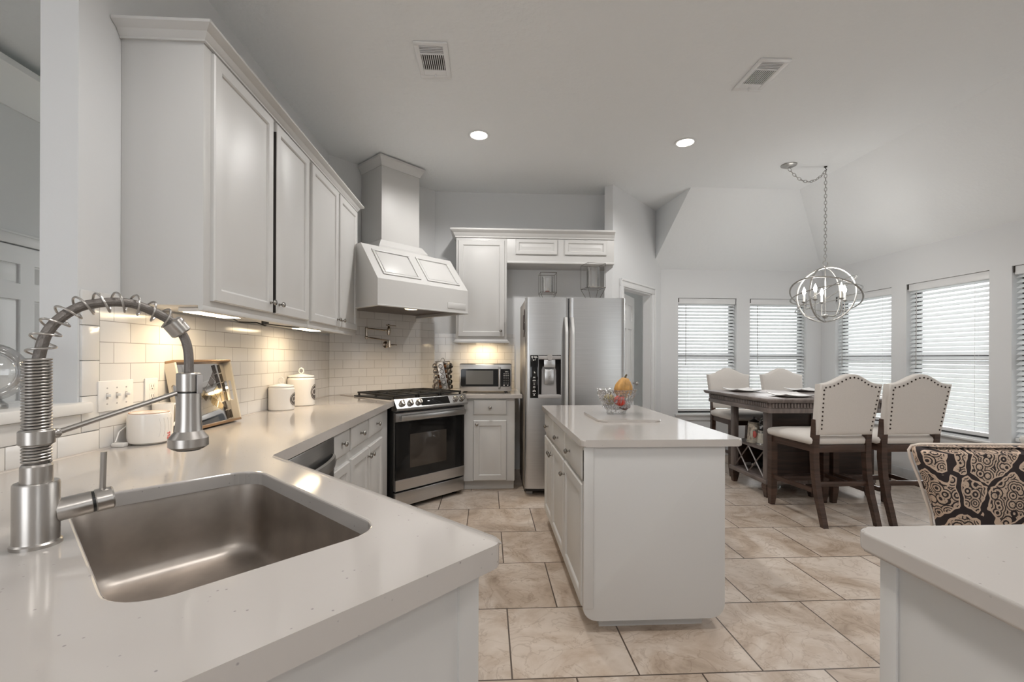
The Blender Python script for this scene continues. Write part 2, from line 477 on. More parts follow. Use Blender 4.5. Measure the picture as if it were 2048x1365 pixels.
# ------------------------------------------------------------------ mesh helpers
class B:
    """collects shapes into one bmesh; several materials allowed per mesh"""

    def __init__(self, xf=None):
        self.bm = bmesh.new()
        self.xf = xf or Matrix.Identity(4)

    def _place(self, verts, mtx=None):
        m = self.xf @ mtx if mtx else self.xf
        if m != Matrix.Identity(4):
            bmesh.ops.transform(self.bm, matrix=m, verts=verts)

    def box(self, x0, x1, y0, y1, z0, z1, bev=0.0, seg=2, mtx=None):
        r = bmesh.ops.create_cube(self.bm, size=1.0)
        vs = r['verts']
        bmesh.ops.transform(self.bm, matrix=Matrix.Translation(((x0 + x1) / 2, (y0 + y1) / 2, (z0 + z1) / 2))
                            @ Matrix.Diagonal((x1 - x0, y1 - y0, z1 - z0, 1)), verts=vs)
        if bev:
            es = list({e for v in vs for e in v.link_edges})
            rr = bmesh.ops.bevel(self.bm, geom=es, offset=bev, segments=seg, profile=0.5, affect='EDGES')
            vs = list({v for f in rr['faces'] for v in f.verts} | {v for v in vs if v.is_valid})
        self._place(vs, mtx)
        return self

    def poly(self, pts, z0, z1, bev=0.0, seg=3, mtx=None, hole=None, only_top=False):
        """prism of an xy outline; optional hole outline (same plane)"""
        bm = self.bm
        vs = []
        if hole is None:
            a = [bm.verts.new((p[0], p[1], z0)) for p in pts]
            b = [bm.verts.new((p[0], p[1], z1)) for p in pts]
            n = len(pts)
            bm.faces.new(a[::-1])
            top = bm.faces.new(b)
            for i in range(n):
                bm.faces.new((a[i], a[(i + 1) % n], b[(i + 1) % n], b[i]))
            vs = a + b
            if bev:
                es = [e for e in top.edges]
                if not only_top:
                    es += [e for v in a for e in v.link_edges if e.other_vert(v) in a]
                rr = bmesh.ops.bevel(bm, geom=list(set(es)), offset=bev, segments=seg, profile=0.5, affect='EDGES')
                vs = list({v for f in rr['faces'] for v in f.verts} | {v for v in vs if v.is_valid})
        else:
            for z, flip in ((z0, True), (z1, False)):
                o = [bm.verts.new((p[0], p[1], z)) for p in pts]
                h = [bm.verts.new((p[0], p[1], z)) for p in hole]
                eo = [bm.edges.new((o[i], o[(i + 1) % len(o)])) for i in range(len(o))]
                eh = [bm.edges.new((h[i], h[(i + 1) % len(h)])) for i in range(len(h))]
                bmesh.ops.triangle_fill(bm, use_beauty=True, use_dissolve=False, edges=eo + eh,
                                        normal=(0, 0, -1 if flip else 1))
                if flip:
                    o0, h0 = o, h
                else:
                    for i in range(len(o)):
                        bm.faces.new((o0[i], o0[(i + 1) % len(o)], o[(i + 1) % len(o)], o[i]))
                    for i in range(len(h)):
                        bm.faces.new((h0[(i + 1) % len(h)], h0[i], h[i], h[(i + 1) % len(h)]))
                    vs = o0 + h0 + o + h
        self._place(vs, mtx)
        return self

    def lathe(self, prof, seg=28, mtx=None, ribs=0, ribamp=0.0):
        """prof: list of (r, z) turned about z"""
        bm = self.bm
        rings, vs = [], []
        for r, z in prof:
            if r < 1e-6:
                v = bm.verts.new((0, 0, z))
                rings.append([v]); vs.append(v)
            else:
                rg = []
                for i in range(seg):
                    a = 2 * pi * i / seg
                    rr = r * (1 + (ribamp * (abs(sin(a * ribs / 2)) - 0.6) if ribs else 0))
                    rg.append(bm.verts.new((rr * cos(a), rr * sin(a), z)))
                rings.append(rg); vs += rg
        for p, q in zip(rings, rings[1:]):
            if len(p) == 1 and len(q) == 1:
                continue
            for i in range(seg):
                j = (i + 1) % seg
                if len(p) == 1:
                    bm.faces.new((p[0], q[j], q[i]))
                elif len(q) == 1:
                    bm.faces.new((p[i], p[j], q[0]))
                else:
                    bm.faces.new((p[i], p[j], q[j], q[i]))
        self._place(vs, mtx)
        return self

    def cyl(self, r, z0, z1, seg=24, mtx=None, r2=None, bev=0.0):
        r2 = r if r2 is None else r2
        if bev:
            return self.lathe([(0, z0), (r - bev, z0), (r, z0 + bev), (r2, z1 - bev), (r2 - bev, z1), (0, z1)], seg, mtx)
        return self.lathe([(0, z0), (r, z0), (r2, z1), (0, z1)], seg, mtx)

    def tube(self, pts, r, seg=10, closed=False, mtx=None, flat=None):
        """round tube along a path (r number or list); flat=(a,b) gives an elliptical section"""
        bm = self.bm
        pts = [Vector(p) for p in pts]
        n = len(pts)
        rings, vs = [], []
        up = None
        for i, p in enumerate(pts):
            if closed:
                t = pts[(i + 1) % n] - pts[i - 1]
            else:
                t = pts[min(i + 1, n - 1)] - pts[max(i - 1, 0)]
            t.normalize()
            if up is None:
                up = Vector((0, 0, 1)) if abs(t.z) < 0.9 else Vector((1, 0, 0))
            s = t.cross(up)
            if s.length < 1e-5:
                s = t.cross(Vector((1, 0, 0)))
            s.normalize()
            up = s.cross(t).normalized()
            rr = r[i] if isinstance(r, (list, tuple)) else r
            fa, fb = flat if flat else (1, 1)
            rg = [bm.verts.new(p + s * (rr * fa * cos(2 * pi * k / seg)) + up * (rr * fb * sin(2 * pi * k / seg))) for k in range(seg)]
            rings.append(rg); vs += rg
        m = n if closed else n - 1
        for i in range(m):
            p, q = rings[i], rings[(i + 1) % n]
            off = 0
            if closed and i == n - 1:  # best twist match
                off = min(range(seg), key=lambda o: (p[0].co - q[o].co).length)
            for k in range(seg):
                bm.faces.new((p[k], p[(k + 1) % seg], q[(k + 1 + off) % seg], q[(k + off) % seg]))
        if not closed:
            bm.faces.new(rings[0][::-1])
            bm.faces.new(rings[-1])
        self._place(vs, mtx)
        return self

    def loft(self, sections, mtx=None, caps=True):
        """sections: list of equal-length closed outlines of 3D points"""
        bm = self.bm
        rs = [[bm.verts.new(p) for p in s] for s in sections]
        n = len(rs[0])
        for p, q in zip(rs, rs[1:]):
            for i in range(n):
                bm.faces.new((p[i], p[(i + 1) % n], q[(i + 1) % n], q[i]))
        if caps:
            bm.faces.new(rs[0][::-1])
            bm.faces.new(rs[-1])
        self._place([v for r in rs for v in r], mtx)
        return self

    def quad(self, pts, mtx=None):
        vs = [self.bm.verts.new(p) for p in pts]
        self.bm.faces.new(vs)
        self._place(vs, mtx)
        return self

    def sphere(self, c, r, seg=20, mtx=None, sc=(1, 1, 1)):
        rr = bmesh.ops.create_uvsphere(self.bm, u_segments=seg, v_segments=max(8, seg // 2), radius=1.0)
        vs = rr['verts']
        bmesh.ops.transform(self.bm, matrix=Matrix.Translation(c) @ Matrix.Diagonal((r * sc[0], r * sc[1], r * sc[2], 1)), verts=vs)
        self._place(vs, mtx)
        return self

    def panel(self, x0, x1, z0, z1, t=0.019, raised=True, fw=0.055, y=0.0):
        """cabinet door or drawer front in the xz plane, back at y, front facing -y"""
        bm = self.bm
        mn = min(x1 - x0, z1 - z0)
        if raised:
            fw = min(fw, mn * 0.24)
            k = min(0.050, mn * 0.15)
            rings = [(0, 0), (0, -t + .005), (.005, -t), (fw - .006, -t), (fw, -t + .004), (fw + .003, -t + .010), (fw + .010, -t + .010),
                     (fw + .010 + k, -t + .002), (fw + .014 + k, -t + .001)]
        else:
            rings = [(0, 0), (0, -t + .007), (.003, -t + .004), (.012, -t)]
        rs = []
        for i, d in rings:
            rs.append([bm.verts.new((x0 + i, y + d, z0 + i)), bm.verts.new((x1 - i, y + d, z0 + i)),
                       bm.verts.new((x1 - i, y + d, z1 - i)), bm.verts.new((x0 + i, y + d, z1 - i))])
        for p, q in zip(rs, rs[1:]):
            for i in range(4):
                bm.faces.new((p[i], p[(i + 1) % 4], q[(i + 1) % 4], q[i]))
        bm.faces.new(rs[0][::-1])
        bm.faces.new(rs[-1])
        self._place([v for r in rs for v in r])
        return self

    def obj(self, name, material, parent=None, smooth=True, ang=24):
        bm = self.bm
        bmesh.ops.recalc_face_normals(bm, faces=bm.faces)
        me = bpy.data.meshes.new(name)
        bm.to_mesh(me)
        bm.free()
        me.materials.append(M[material] if isinstance(material, str) else material)
        if smooth:
            for p in me.polygons:
                p.use_smooth = True
            me.set_sharp_from_angle(angle=radians(ang))
        o = bpy.data.objects.new(name, me)
        COL.objects.link(o)
        if parent is not None:
            o.parent = parent
        return o


def T(x, y, z):
    return Matrix.Translation((x, y, z))


def R(a, ax):
    return Matrix.Rotation(a, 4, ax)


def tag(o, label, cat, group=None):
    o['label'] = label
    o['category'] = cat
    if group:
        o['group'] = group
    return o


def thing(name, label, cat, loc=(0, 0, 0), rz=0.0, group=None, rot=None):
    o = bpy.data.objects.new(name, None)
    o.empty_display_size = 0.05
    COL.objects.link(o)
    o.location = loc
    o.rotation_euler = rot if rot else (0, 0, rz)
    return tag(o, label, cat, group)


def struct(o):
    o['kind'] = 'structure'
    return o


def dup(root, loc, rz=None, label=None, group=None, rot=None):
    def cp(o, par):
        c = o.copy()
        COL.objects.link(c)
        if par is not None:
            c.parent = par
        for ch in list(o.children):
            cp(ch, c)
        return c
    r = cp(root, None)
    r.location = loc
    if rz is not None:
        r.rotation_euler = (0, 0, rz)
    if rot is not None:
        r.rotation_euler = rot
    if label:
        r['label'] = label
    if group:
        r['group'] = group
    return r


def rrect(x0, x1, y0, y1, r, seg=6):
    pts = []
    for cx, cy, a0 in ((x1 - r, y1 - r, 0), (x0 + r, y1 - r, pi / 2), (x0 + r, y0 + r, pi), (x1 - r, y0 + r, 3 * pi / 2)):
        for i in range(seg + 1):
            a = a0 + (pi / 2) * i / seg
            pts.append((cx + r * cos(a), cy + r * sin(a)))
    return pts


S2 = sqrt(2)
CEIL = 3.13


def ab(a, b):
    """peninsula axes (a: towards the kitchen, b: along the sink front) to world xy; also the corner's s,d axes"""
    return ((a - b) / S2, (a + b) / S2)


# ------------------------------------------------------------------ setting
struct(B().box(-4.2, 5.2, -3.2, 7.2, -0.1, 0.0).obj('floor', 'floor'))
struct(B().box(-30, 40, 7.2, 40, -0.5, -0.12).box(5.2, 40, -20, 7.2, -0.5, -0.12).obj('ground_outside', 'lawn'))

# flat ceiling with the two slopes over the dining nook and the little gable end between them
YS, XS, ZN = 4.86, 3.43, 2.42      # slopes start at YS / XS and come down to ZN at the nook walls
bmc = B()
bm = bmc.bm
A_ = (2.20, YS, CEIL); C_ = (2.11, 5.69, CEIL)
zD = ZN + (5.80 - 5.69) * (CEIL - ZN) / (5.80 - YS)
D_ = (2.11, 5.69, zD)
bmc.quad([(-4.2, -3.2, CEIL), (XS, -3.2, CEIL), (XS, YS, CEIL), (2.20, YS, CEIL), C_, (2.11, 7.2, CEIL), (-4.2, 7.2, CEIL)])
bmc.quad([A_, (XS, YS, CEIL), (4.40, 5.80, ZN), (2.095, 5.80, ZN), D_])
bmc.quad([(XS, YS, CEIL), (XS, -3.2, CEIL), (4.40, -3.2, ZN), (4.40, 5.80, ZN)])
bmc.quad([A_, D_, C_])
ceil_o = struct(bmc.obj('ceiling', 'ceiling', smooth=False))
# roof deck above, keeps the daylight out
struct(B().box(-4.2, 4.6, -3.2, 7.2, CEIL + 0.03, CEIL + 0.13).obj('roof', 'ceiling'))


def wall_strip(name, p0, p1, z0, z1, openings, thick, side, material='wall'):
    """vertical wall from p0 to p1 (xy), thickness on the side given by +1 (left of direction) or -1; openings in (u0,u1,z0,z1)"""
    p0, p1 = Vector((*p0, 0)), Vector((*p1, 0))
    d = (p1 - p0)
    L = d.length
    ang = math.atan2(d.y, d.x)
    b = B(T(p0.x, p0.y, 0) @ R(ang, 'Z'))
    y0, y1 = (0, thick) if side > 0 else (-thick, 0)
    u = 0.0
    for (a, c, zz0, zz1) in sorted(openings):
        b.box(u, a, y0, y1, z0, z1)
        if zz0 > z0:
            b.box(a, c, y0, y1, z0, zz0)
        if zz1 < z1:
            b.box(a, c, y0, y1, zz1, z1)
        u = c
    b.box(u, L, y0, y1, z0, z1)
    bmesh.ops.remove_doubles(b.bm, verts=b.bm.verts, dist=1e-5)
    return struct(b.obj(name, material, smooth=False))


WX = -1.47
# left wall: solid from Y=1.71 on, below the pass-through it is a half wall
b = B()
b.box(WX - 0.13, WX, 1.715, 4.45, 0, CEIL)
b.box(WX - 0.13, WX, -0.6, 1.715, 0, 1.055)
wl = struct(b.obj('wall_left', 'wall', smooth=False))
# corner wall behind the range (s axis along it)
wall_strip('wall_corner', ab(1.985, 4.066), ab(3.22, 4.066), 0, CEIL, [], 0.10, +1)
wall_strip('wall_rear', (-0.63, 5.16), (1.46, 5.16), 0, CEIL, [], 0.10, +1)
struct(B().poly([(1.345, 5.18), (1.345, 4.842), (1.440, 4.946), (1.440, 5.18)], 0, CEIL).obj('wall_alcove', 'wall', smooth=False))
# angled wall with the pantry door
PW0, PW1 = Vector((1.335, 4.83)), Vector((2.235, 5.800))
PD = (PW1 - PW0).normalized()
du0, du1 = 0.235, 1.015
wall_strip('wall_pantry', PW0, PW1, 0, CEIL, [(du0, du1, -0.01, 2.06)], 0.10, +1)
WIN_Z0, WIN_Z1 = 0.545, 2.05
wall_strip('wall_nook', (2.20, 5.80), (4.54, 5.80), 0, ZN + 0.02,
           [(2.465 - 2.20, 3.245 - 2.20, WIN_Z0, WIN_Z1), (3.425 - 2.20, 4.195 - 2.20, WIN_Z0, WIN_Z1)], 0.14, +1)
RW = [(5.56, 4.757), (4.578, 3.784), (3.61, 2.82)]
wall_strip('wall_right', (4.40, 5.80), (4.40, 0.4), 0, ZN + 0.02,
           [(5.80 - a, 5.80 - c, WIN_Z0, WIN_Z1) for a, c in RW], 0.14, +1)
# unseen walls behind the camera; the two window openings are shaped for the light
wall_strip('wall_behind', (4.54, -3.2), (-3.1, -3.2), 0, CEIL, [(0.15, 1.05, 0.3, 2.3), (5.10, 7.35, 0.3, 2.3)], 0.12, +1)
wall_strip('wall_right_behind', (4.40, 0.4), (4.40, -3.2), 0, ZN + 0.02, [], 0.14, +1)
# room beyond the pantry door and room beyond the pass-through
wall_strip('wall_pantry_back', (0.2, 6.6), (2.36, 6.9), 0, CEIL, [], 0.08, +1)
wall_strip('wall_pantry_side', (2.36, 5.95), (2.36, 7.2), 0, CEIL, [], 0.08, -1)
wall_strip('wall_hall', (-3.0, -3.2), (-3.0, 6.5), 0, CEIL, [], 0.1, +1)
wall_strip('wall_hall_end', (-3.0, 6.3), (-1.5, 6.3), 0, CEIL, [], 0.1, +1)

# crown in the hall
b = B()
prof = [(0, -0.24), (0.012, -0.24), (0.02, -0.20), (0.05, -0.15), (0.10, -0.06), (0.12, -0.04), (0.12, 0), (0, 0)]
b.loft([[(-3.0 + x, yy, 3.06 + z) for x, z in prof] for yy in (-0.5, 6.29)])
struct(b.obj('trim_1', 'trimw'))
# hall door with casing
b = B()
b.box(-3.0, -2.965, 2.55, 3.62, 1.965, 2.03, 0.006).box(-3.0, -2.972, 2.55, 3.62, 2.03, 2.045, .003)
b.box(-3.0, -2.975, 2.60, 2.69, 0, 1.965, 0.006).box(-3.0, -2.975, 3.50, 3.59, 0, 1.965, 0.006)
struct(b.obj('trim_2', 'trimw'))
dr = struct(bpy.data.objects.new('door_1', None)); COL.objects.link(dr)
dr.location = (-2.995, 2.70, 0); dr.rotation_euler = (0, 0, pi / 2)


def six_panel(root, w, h, t=0.03, two=True):
    b = B()
    b.box(0, w, -t * 0.6, 0.004, 0.005, h)
    st = 0.11
    cols = [(st, w / 2 - 0.045), (w / 2 + 0.045, w - st)] if two else [(st, w - st)]
    rows = [(0.20, 0.80), (0.98, 1.62), (1.72, h - 0.11)]
    # frame pieces in front so that the panels sit in recesses
    xs = [0] + [v for c in cols for v in c] + [w]
    for i in range(0, len(xs), 2):
        b.box(xs[i], xs[i + 1], -t, -t * 0.6, 0.005, h)
    zs = [0.005] + [v for r in rows for v in r] + [h]
    for c in cols:
        for i in range(0, len(zs), 2):
            b.box(c[0], c[1], -t, -t * 0.6, zs[i], zs[i + 1])
    b.obj('door_leaf', 'trimw', root)
    b = B()
    for c in cols:
        for r in rows:
            k = 0.035
            i0 = (c[0] + .012, c[1] - .012, r[0] + .012, r[1] - .012)
            b.loft([[(i0[0], -t * .6, i0[2]), (i0[1], -t * .6, i0[2]), (i0[1], -t * .6, i0[3]), (i0[0], -t * .6, i0[3])],
                    [(i0[0] + k, -t * .95, i0[2] + k), (i0[1] - k, -t * .95, i0[2] + k), (i0[1] - k, -t * .95, i0[3] - k), (i0[0] + k, -t * .95, i0[3] - k)]])
    b.obj('raised_panel', 'trimw', root)


six_panel(dr, 0.80, 1.955)
# pantry casing (on the angled wall) and door leaf
ang_p = math.atan2(PD.y, PD.x)
XP = T(PW0.x, PW0.y, 0) @ R(ang_p, 'Z')
b = B(XP)
cw = 0.085
for (u0, u1) in ((du0 - cw, du0), (du1, du1 + cw)):
    b.box(u0, u1, -0.020, 0, 0, 2.06, 0.004)
    b.box(u0 + (0 if u0 < du0 else cw - 0.022), u0 + (0.022 if u0 < du0 else cw), -0.030, -0.018, 0, 2.06 + cw, 0.005)
b.box(du0 - cw, du1 + cw, -0.020, 0, 2.06, 2.06 + cw, 0.004)
b.box(du0 - cw, du1 + cw, -0.030, -0.018, 2.06 + cw - 0.022, 2.06 + cw, 0.005)
b.box(du0, du0 + 0.015, 0, 0.10, 0, 2.06).box(du1 - 0.015, du1, 0, 0.10, 0, 2.06).box(du0, du1, 0, 0.10, 2.045, 2.06)
struct(b.obj('trim_3', 'trimw'))
dr = struct(bpy.data.objects.new('door_2', None)); COL.objects.link(dr)
hp = XP @ Vector((du0 + 0.02, 0.085, 0))
dr.location = (hp.x, hp.y, 0)
dr.rotation_euler = (0, 0, ang_p + radians(12))
six_panel(dr, 0.74, 2.02)
hb = B()
for hz in (0.25, 1.02, 1.82):
    hb.box(-0.012, 0.004, -0.034, -0.02, hz - .045, hz + .045, .003)
hb.obj('hinge', 'hinge', dr)
B().sphere((0.68, -0.075, 0.95), 0.026).cyl(0.010, 0, 0.05, mtx=T(0.68, -0.03, 0.95) @ R(pi / 2, 'X')).obj('door_knob', 'nickel', dr)

# baseboards
b = B(XP); b.box(0.02, du0 - cw, -0.014, 0, 0, 0.10, 0.003); struct(b.obj('baseboard_pantry', 'trimw'))
struct(B().box(2.26, 4.40, 5.786, 5.80, 0, 0.11, 0.003).obj('baseboard_nook', 'base_stone'))
struct(B().box(4.386, 4.40, 0.4, 5.786, 0, 0.11, 0.003).obj('baseboard_right', 'base_stone'))


# ------------------------------------------------------------------ windows and blinds
def window(idx, p, rz, wdt, light_cord_left, label, group='white slat blinds'):
    """p: lower-left corner of the opening seen from inside, local x along the wall, local y outwards"""
    h = WIN_Z1 - WIN_Z0
    wroot = bpy.data.objects.new('window_%d' % idx, None)
    COL.objects.link(wroot)
    wroot.location = (p[0], p[1], WIN_Z0)
    wroot.rotation_euler = (0, 0, rz)
    struct(wroot)
    f = B()
    fw = 0.042
    f.box(0, fw, 0.095, 0.135, 0, h).box(wdt - fw, wdt, 0.095, 0.135, 0, h)
    f.box(fw, wdt - fw, 0.095, 0.135, 0, fw).box(fw, wdt - fw, 0.095, 0.135, h - fw, h)
    f.obj('window_frame', 'bronzeframe', wroot)
    B().box(fw, wdt - fw, 0.090, 0.125, h * 0.49 - 0.028, h * 0.49 + 0.028, 0.003).obj('meeting_rail', 'bronzeframe', wroot)
    B().box(fw, wdt - fw, 0.112, 0.116, fw, h - fw).obj('pane', 'pane', wroot)
    s = B()
    s.box(-0.045, wdt + 0.045, -0.042, -0.001, -0.022, 0.0, 0.006)
    s.box(-0.0, wdt, -0.001, 0.094, -0.001, 0.004)
    s.obj('sill', 'trimw', wroot)
    a = B()
    a.box(-0.03, wdt + 0.03, -0.016, -0.001, -0.085, -0.023, 0.004)
    a.box(-0.03, wdt + 0.03, -0.022, -0.001, -0.042, -0.023, 0.004)
    a.obj('apron', 'trimw', wroot)
    # blind
    r = thing('window_blind', label, 'blind', (p[0], p[1], WIN_Z0), rz, group)
    g = 0.008
    hr = B().box(g, wdt - g, 0.012, 0.070, h - 0.075, h - 0.002, 0.006)
    hr.obj('valance', 'trimw', r)
    B().box(g - 0.004, g + 0.006, 0.006, 0.055, h - 0.055, h - 0.002).obj('bracket', 'hinge', r)
    s = B()
    n = 32
    z_top, z_bot = h - 0.085, 0.085
    tilt = radians(40)
    for i in range(n):
        z = z_top - (z_top - z_bot) * i / (n - 1)
        s.box(g + .004, wdt - g - .004, -0.025, 0.025, -0.0015, 0.0015, mtx=T(0, 0.045, z) @ R(tilt, 'X'))
    s.obj('slat', 'blind', r)
    B().box(g + .004, wdt - g - .004, 0.020, 0.070, 0.030, 0.062, 0.004).obj('bottom_rail', 'trimw', r)
    c = B()
    for u in (0.14, wdt - 0.14):
        for yy in (0.026, 0.064):
            c.tube([(u, yy, 0.05), (u, yy, h - 0.06)], 0.0012, 5)
    c.obj('ladder_cord', 'trimw', r)
    wu = 0.105 if light_cord_left else wdt - 0.105
    B().tube([(wu, 0.006, h - 0.09), (wu, 0.004, h * 0.42)], 0.004, 8).obj('tilt_wand', 'greyplastic', r)
    return wroot


window(1, (2.465, 5.80), 0, 0.78, True, 'white slat blind in the leftmost nook window, nearest the pantry door')
window(2, (3.425, 5.80), 0, 0.77, True, 'white slat blind in the nook window right behind the chandelier, left of the room corner')
window(3, (4.40, 5.56), -pi / 2, 0.803, True, 'narrow-looking white slat blind just right of the chandelier and room corner')
window(4, (4.40, 4.578), -pi / 2, 0.794, True, 'large white slat blind behind the nailhead chair furthest right')
window(5, (4.40, 3.61), -pi / 2, 0.79, True, 'white slat blind cut off by the right edge of the photo')

# ------------------------------------------------------------------ backsplash
CT = 0.908       # left counter top
CR = 0.916       # rear counter top
tz = 1.505
b = B()
b.box(WX, WX + 0.008, 1.80, 4.285, CT, 1.46)
bs = b.obj('backsplash', 'tile_left', smooth=False)
bs['kind'] = 'structure'; bs.name = 'trim_4'
b = B(T(*ab(2.0, 4.066), 0) @ R(pi / 4, 'Z'))
bo = B().poly([ab(1.995, 4.058), ab(3.205, 4.058), ab(3.205, 4.066), ab(1.995, 4.066)], CT, 1.80).obj('trim_5', 'tile_corner', smooth=False)
struct(bo)
struct(B().box(-0.605, 0.30, 5.152, 5.16, CR, 1.53).obj('trim_6', 'tile_rear', smooth=False))
# bigger border pieces by the pass-through: upright column, cap and the row under the ledge
b = B()
zz = CT + 0.077
for k, hgt in enumerate((0.130, 0.130, 0.130, 0.128)):
    b.box(WX, WX + 0.010, 1.722, 1.797, zz + .001, zz + hgt - .001, 0.002)
    zz += hgt
b.box(WX, WX + 0.010, 1.80, 1.905, 1.462, 1.503, 0.002)
struct(b.obj('trim_7', 'tile_plain'))
b = B()
yy = 1.797
for k in range(9):
    b.box(WX, WX + 0.010, yy - 0.168 + .001, yy - .001, CT + .001, CT + 0.075, 0.002)
    yy -= 0.168
yy = 1.72
for k in range(8):
    b.box(WX, WX + 0.010, yy - 0.168 + .001, yy - .001, CT + 0.077, 1.052, 0.002)
    yy -= 0.168
struct(b.obj('trim_8', 'tile_plain'))
# ledge of the pass-through
b = B(); b.box(WX - 0.19, WX + 0.035, -0.6, 1.745, 1.055, 1.095, 0.008)
struct(b.obj('trim_9', 'trimw'))

# ------------------------------------------------------------------ cabinets
def knob(parent, x, y, z, name='knob'):
    """local: sticks out towards -y"""
    p = [(0, 0), (0.0085, 0), (0.0085, 0.002), (0.0052, 0.004), (0.0045, 0.012), (0.0075, 0.016), (0.0135, 0.020),
         (0.0150, 0.025), (0.0125, 0.030), (0.006, 0.033), (0, 0.0335)]
    return B().lathe(p, 18, T(x, y, z) @ R(pi / 2, 'X')).obj(name, 'knob_metal', parent)


def front(parent, kind, x0, x1, z0, z1, knob_at=None, y=0.0, raised=True):
    o = B().panel(x0, x1, z0, z1, raised=raised, y=y).obj(kind, 'cab', parent)
    if knob_at:
        knob(o, knob_at[0], y - 0.019, knob_at[1])
    return o


FX = -0.785     # face of the left base run
# -- left base unit 1: one drawer over one door
def base_left(y0, y1, label, drawers, doors, filler=0.0):
    t = thing('base_cabinet', label, 'cabinet', (FX - 0.019, y0, 0), pi / 2)
    L = y1 - y0
    b = B()
    b.box(0, L, 0, 0.60, 0.10, 0.8695, 0.001)
    b.obj('cabinet_box', 'cab', t)
    B().box(0, L, 0.07, 0.60, 0.0, 0.10).obj('toe_kick', 'cab', t)
    for (a, c) in drawers:
        front(t, 'drawer', a - y0, c - y0, 0.722, 0.856, ((a + c) / 2 - y0, 0.792), raised=False)
    for (a, c, k) in doors:
        front(t, 'door', a - y0, c - y0, 0.115, 0.668, (k - y0, 0.612))
    return t


base_left(2.345, 2.668, 'white base cabinet with one drawer over one door, right of the dishwasher', [(2.362, 2.652)], [(2.362, 2.652, 2.40)])
base_left(2.669, 3.700, 'white base cabinet with two drawers over a pair of doors, left of the range', [(2.690, 3.050), (3.085, 3.465)],
          [(2.690, 3.068, 3.035), (3.078, 3.465, 3.112)])
# corner filler cabinet behind, under the corner of the worktop
t = thing('corner_cabinet', 'white blind corner cabinet behind the left side of the range', 'cabinet', (0, 0, 0))
B().poly([(WX + .01, 3.702), (FX - 0.05, 3.702), ab(2.085, 3.26), ab(2.085, 3.95), (WX + .01, 4.27)], 0.0, 0.8695).obj('cabinet_box', 'cab', t)

# -- dishwasher
t = thing('dishwasher', 'stainless dishwasher under the left worktop, mostly hidden by the sink peninsula', 'dishwasher', (FX - 0.002, 1.735, 0), pi / 2)
B().box(0.003, 0.602, 0.02, 0.58, 0.10, 0.868).obj('body', 'dark', t)
d = B().box(0.004, 0.601, -0.018, 0.018, 0.115, 0.862, 0.006).obj('door', 'steel_h', t)
h = B()
h.loft([[(0.03 + 0.54 * u, -0.018 - 0.040 * (sin(pi * u) ** .6) - dy, 0.755 + dz) for dy, dz in ((0, -.028), (.012, -.024), (.016, 0), (.012, .024), (0, .028))]
        for u in [i / 24 for i in range(25)]])
h.obj('handle', 'steel_h', d)
B().box(0.004, 0.601, 0.05, 0.08, 0.0, 0.11).obj('kick_plate', 'black', t)

# -- upper cabinets on the left wall
UX0, UZ0, UZ1 = -1.15, 1.470, 2.524
def upper_left(y0, y1, label, doors):
    t = thing('wall_cabinet', label, 'cabinet', (UX0, y0, UZ0), pi / 2)
    L = y1 - y0
    B().box(0, L, 0, -WX + UX0 - 0.001, 0, UZ1 - UZ0 + 0.03, 0.001).obj('cabinet_box', 'cab', t)
    B().box(0, L, 0.0, 0.022, -0.022, 0.002, 0.004).obj('light_rail', 'cab', t)
    for a, c, k, z0 in doors:
        o = front(t, 'door', a - y0, c - y0, 0.022 + z0, UZ1 - UZ0 - 0.008 + z0, (k - y0, 0.075 + z0))
    return t


upper_left(1.905, 2.972, 'white upper cabinet nearest the faucet, dark gap between its two raised panel doors',
           [(1.950, 2.468, 2.437, 0), (2.500, 2.950, 2.535, 0)])
B().box(UX0 + 0.0005, UX0 + 0.0175, 2.4955, 2.4995, UZ0 + 0.028, UZ1 - 0.06).obj('gap', 'dark', None)  # dark strip on the second door's edge, paints the shade of the gap
go = bpy.data.objects['gap']; go.name = 'gap_shade_strip'
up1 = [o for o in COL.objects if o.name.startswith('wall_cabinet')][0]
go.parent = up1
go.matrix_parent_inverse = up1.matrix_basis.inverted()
upper_left(2.973, 4.035, 'white upper cabinet with two raised panel doors, nearest the range hood',
           [(3.000, 3.520, 3.490, 0), (3.560, 4.015, 3.595, 0)])
# crown along the top (front and left end)
pr = [(0.0, 0.0), (0.012, 0.0), (0.012, 0.012), (0.020, 0.022), (0.030, 0.045), (0.052, 0.062), (0.060, 0.070), (0.060, 0.086), (0.0, 0.086)]
b = B()
secs = []
z0 = UZ1 + 0.006
pr_rear = pr
pr = [(o * 0.92, z * 0.68) for o, z in pr]
secs.append([(WX + 0.002, 1.905 - o, z0 + z) for o, z in pr])
secs.append([(UX0 + o, 1.905 - o, z0 + z) for o, z in pr])
secs.append([(UX0 + o, 4.035 + o, z0 + z) for o, z in pr])
secs.append([(WX + 0.002, 4.035 + o, z0 + z) for o, z in pr])
b.loft(secs)
cr = b.obj('crown_moulding', 'cab')
pr = pr_rear
tag(cr, 'white crown moulding along the top of the left upper cabinets', 'moulding')

# -- rear lower cabinet beside the fridge
t = thing('base_cabinet', 'narrow white base cabinet under the microwave, one drawer over one door', 'cabinet', (-0.225, 4.345, 0))
B().poly([(0, 0), (0.482, 0), (0.482, 0.80), (-0.355, 0.80), (-0.355, 0.40)], 0.09, 0.878).obj('cabinet_box', 'cab', t)
B().poly([(0.004, 0.055), (0.478, 0.055), (0.478, 0.79), (-0.34, 0.79), (-0.34, 0.43)], 0.0, 0.09).obj('toe_kick', 'cab', t)
front(t, 'drawer', 0.090, 0.405, 0.722, 0.862, (0.248, 0.792), raised=False)
front(t, 'door', 0.090, 0.405, 0.098, 0.668, (0.122, 0.632))

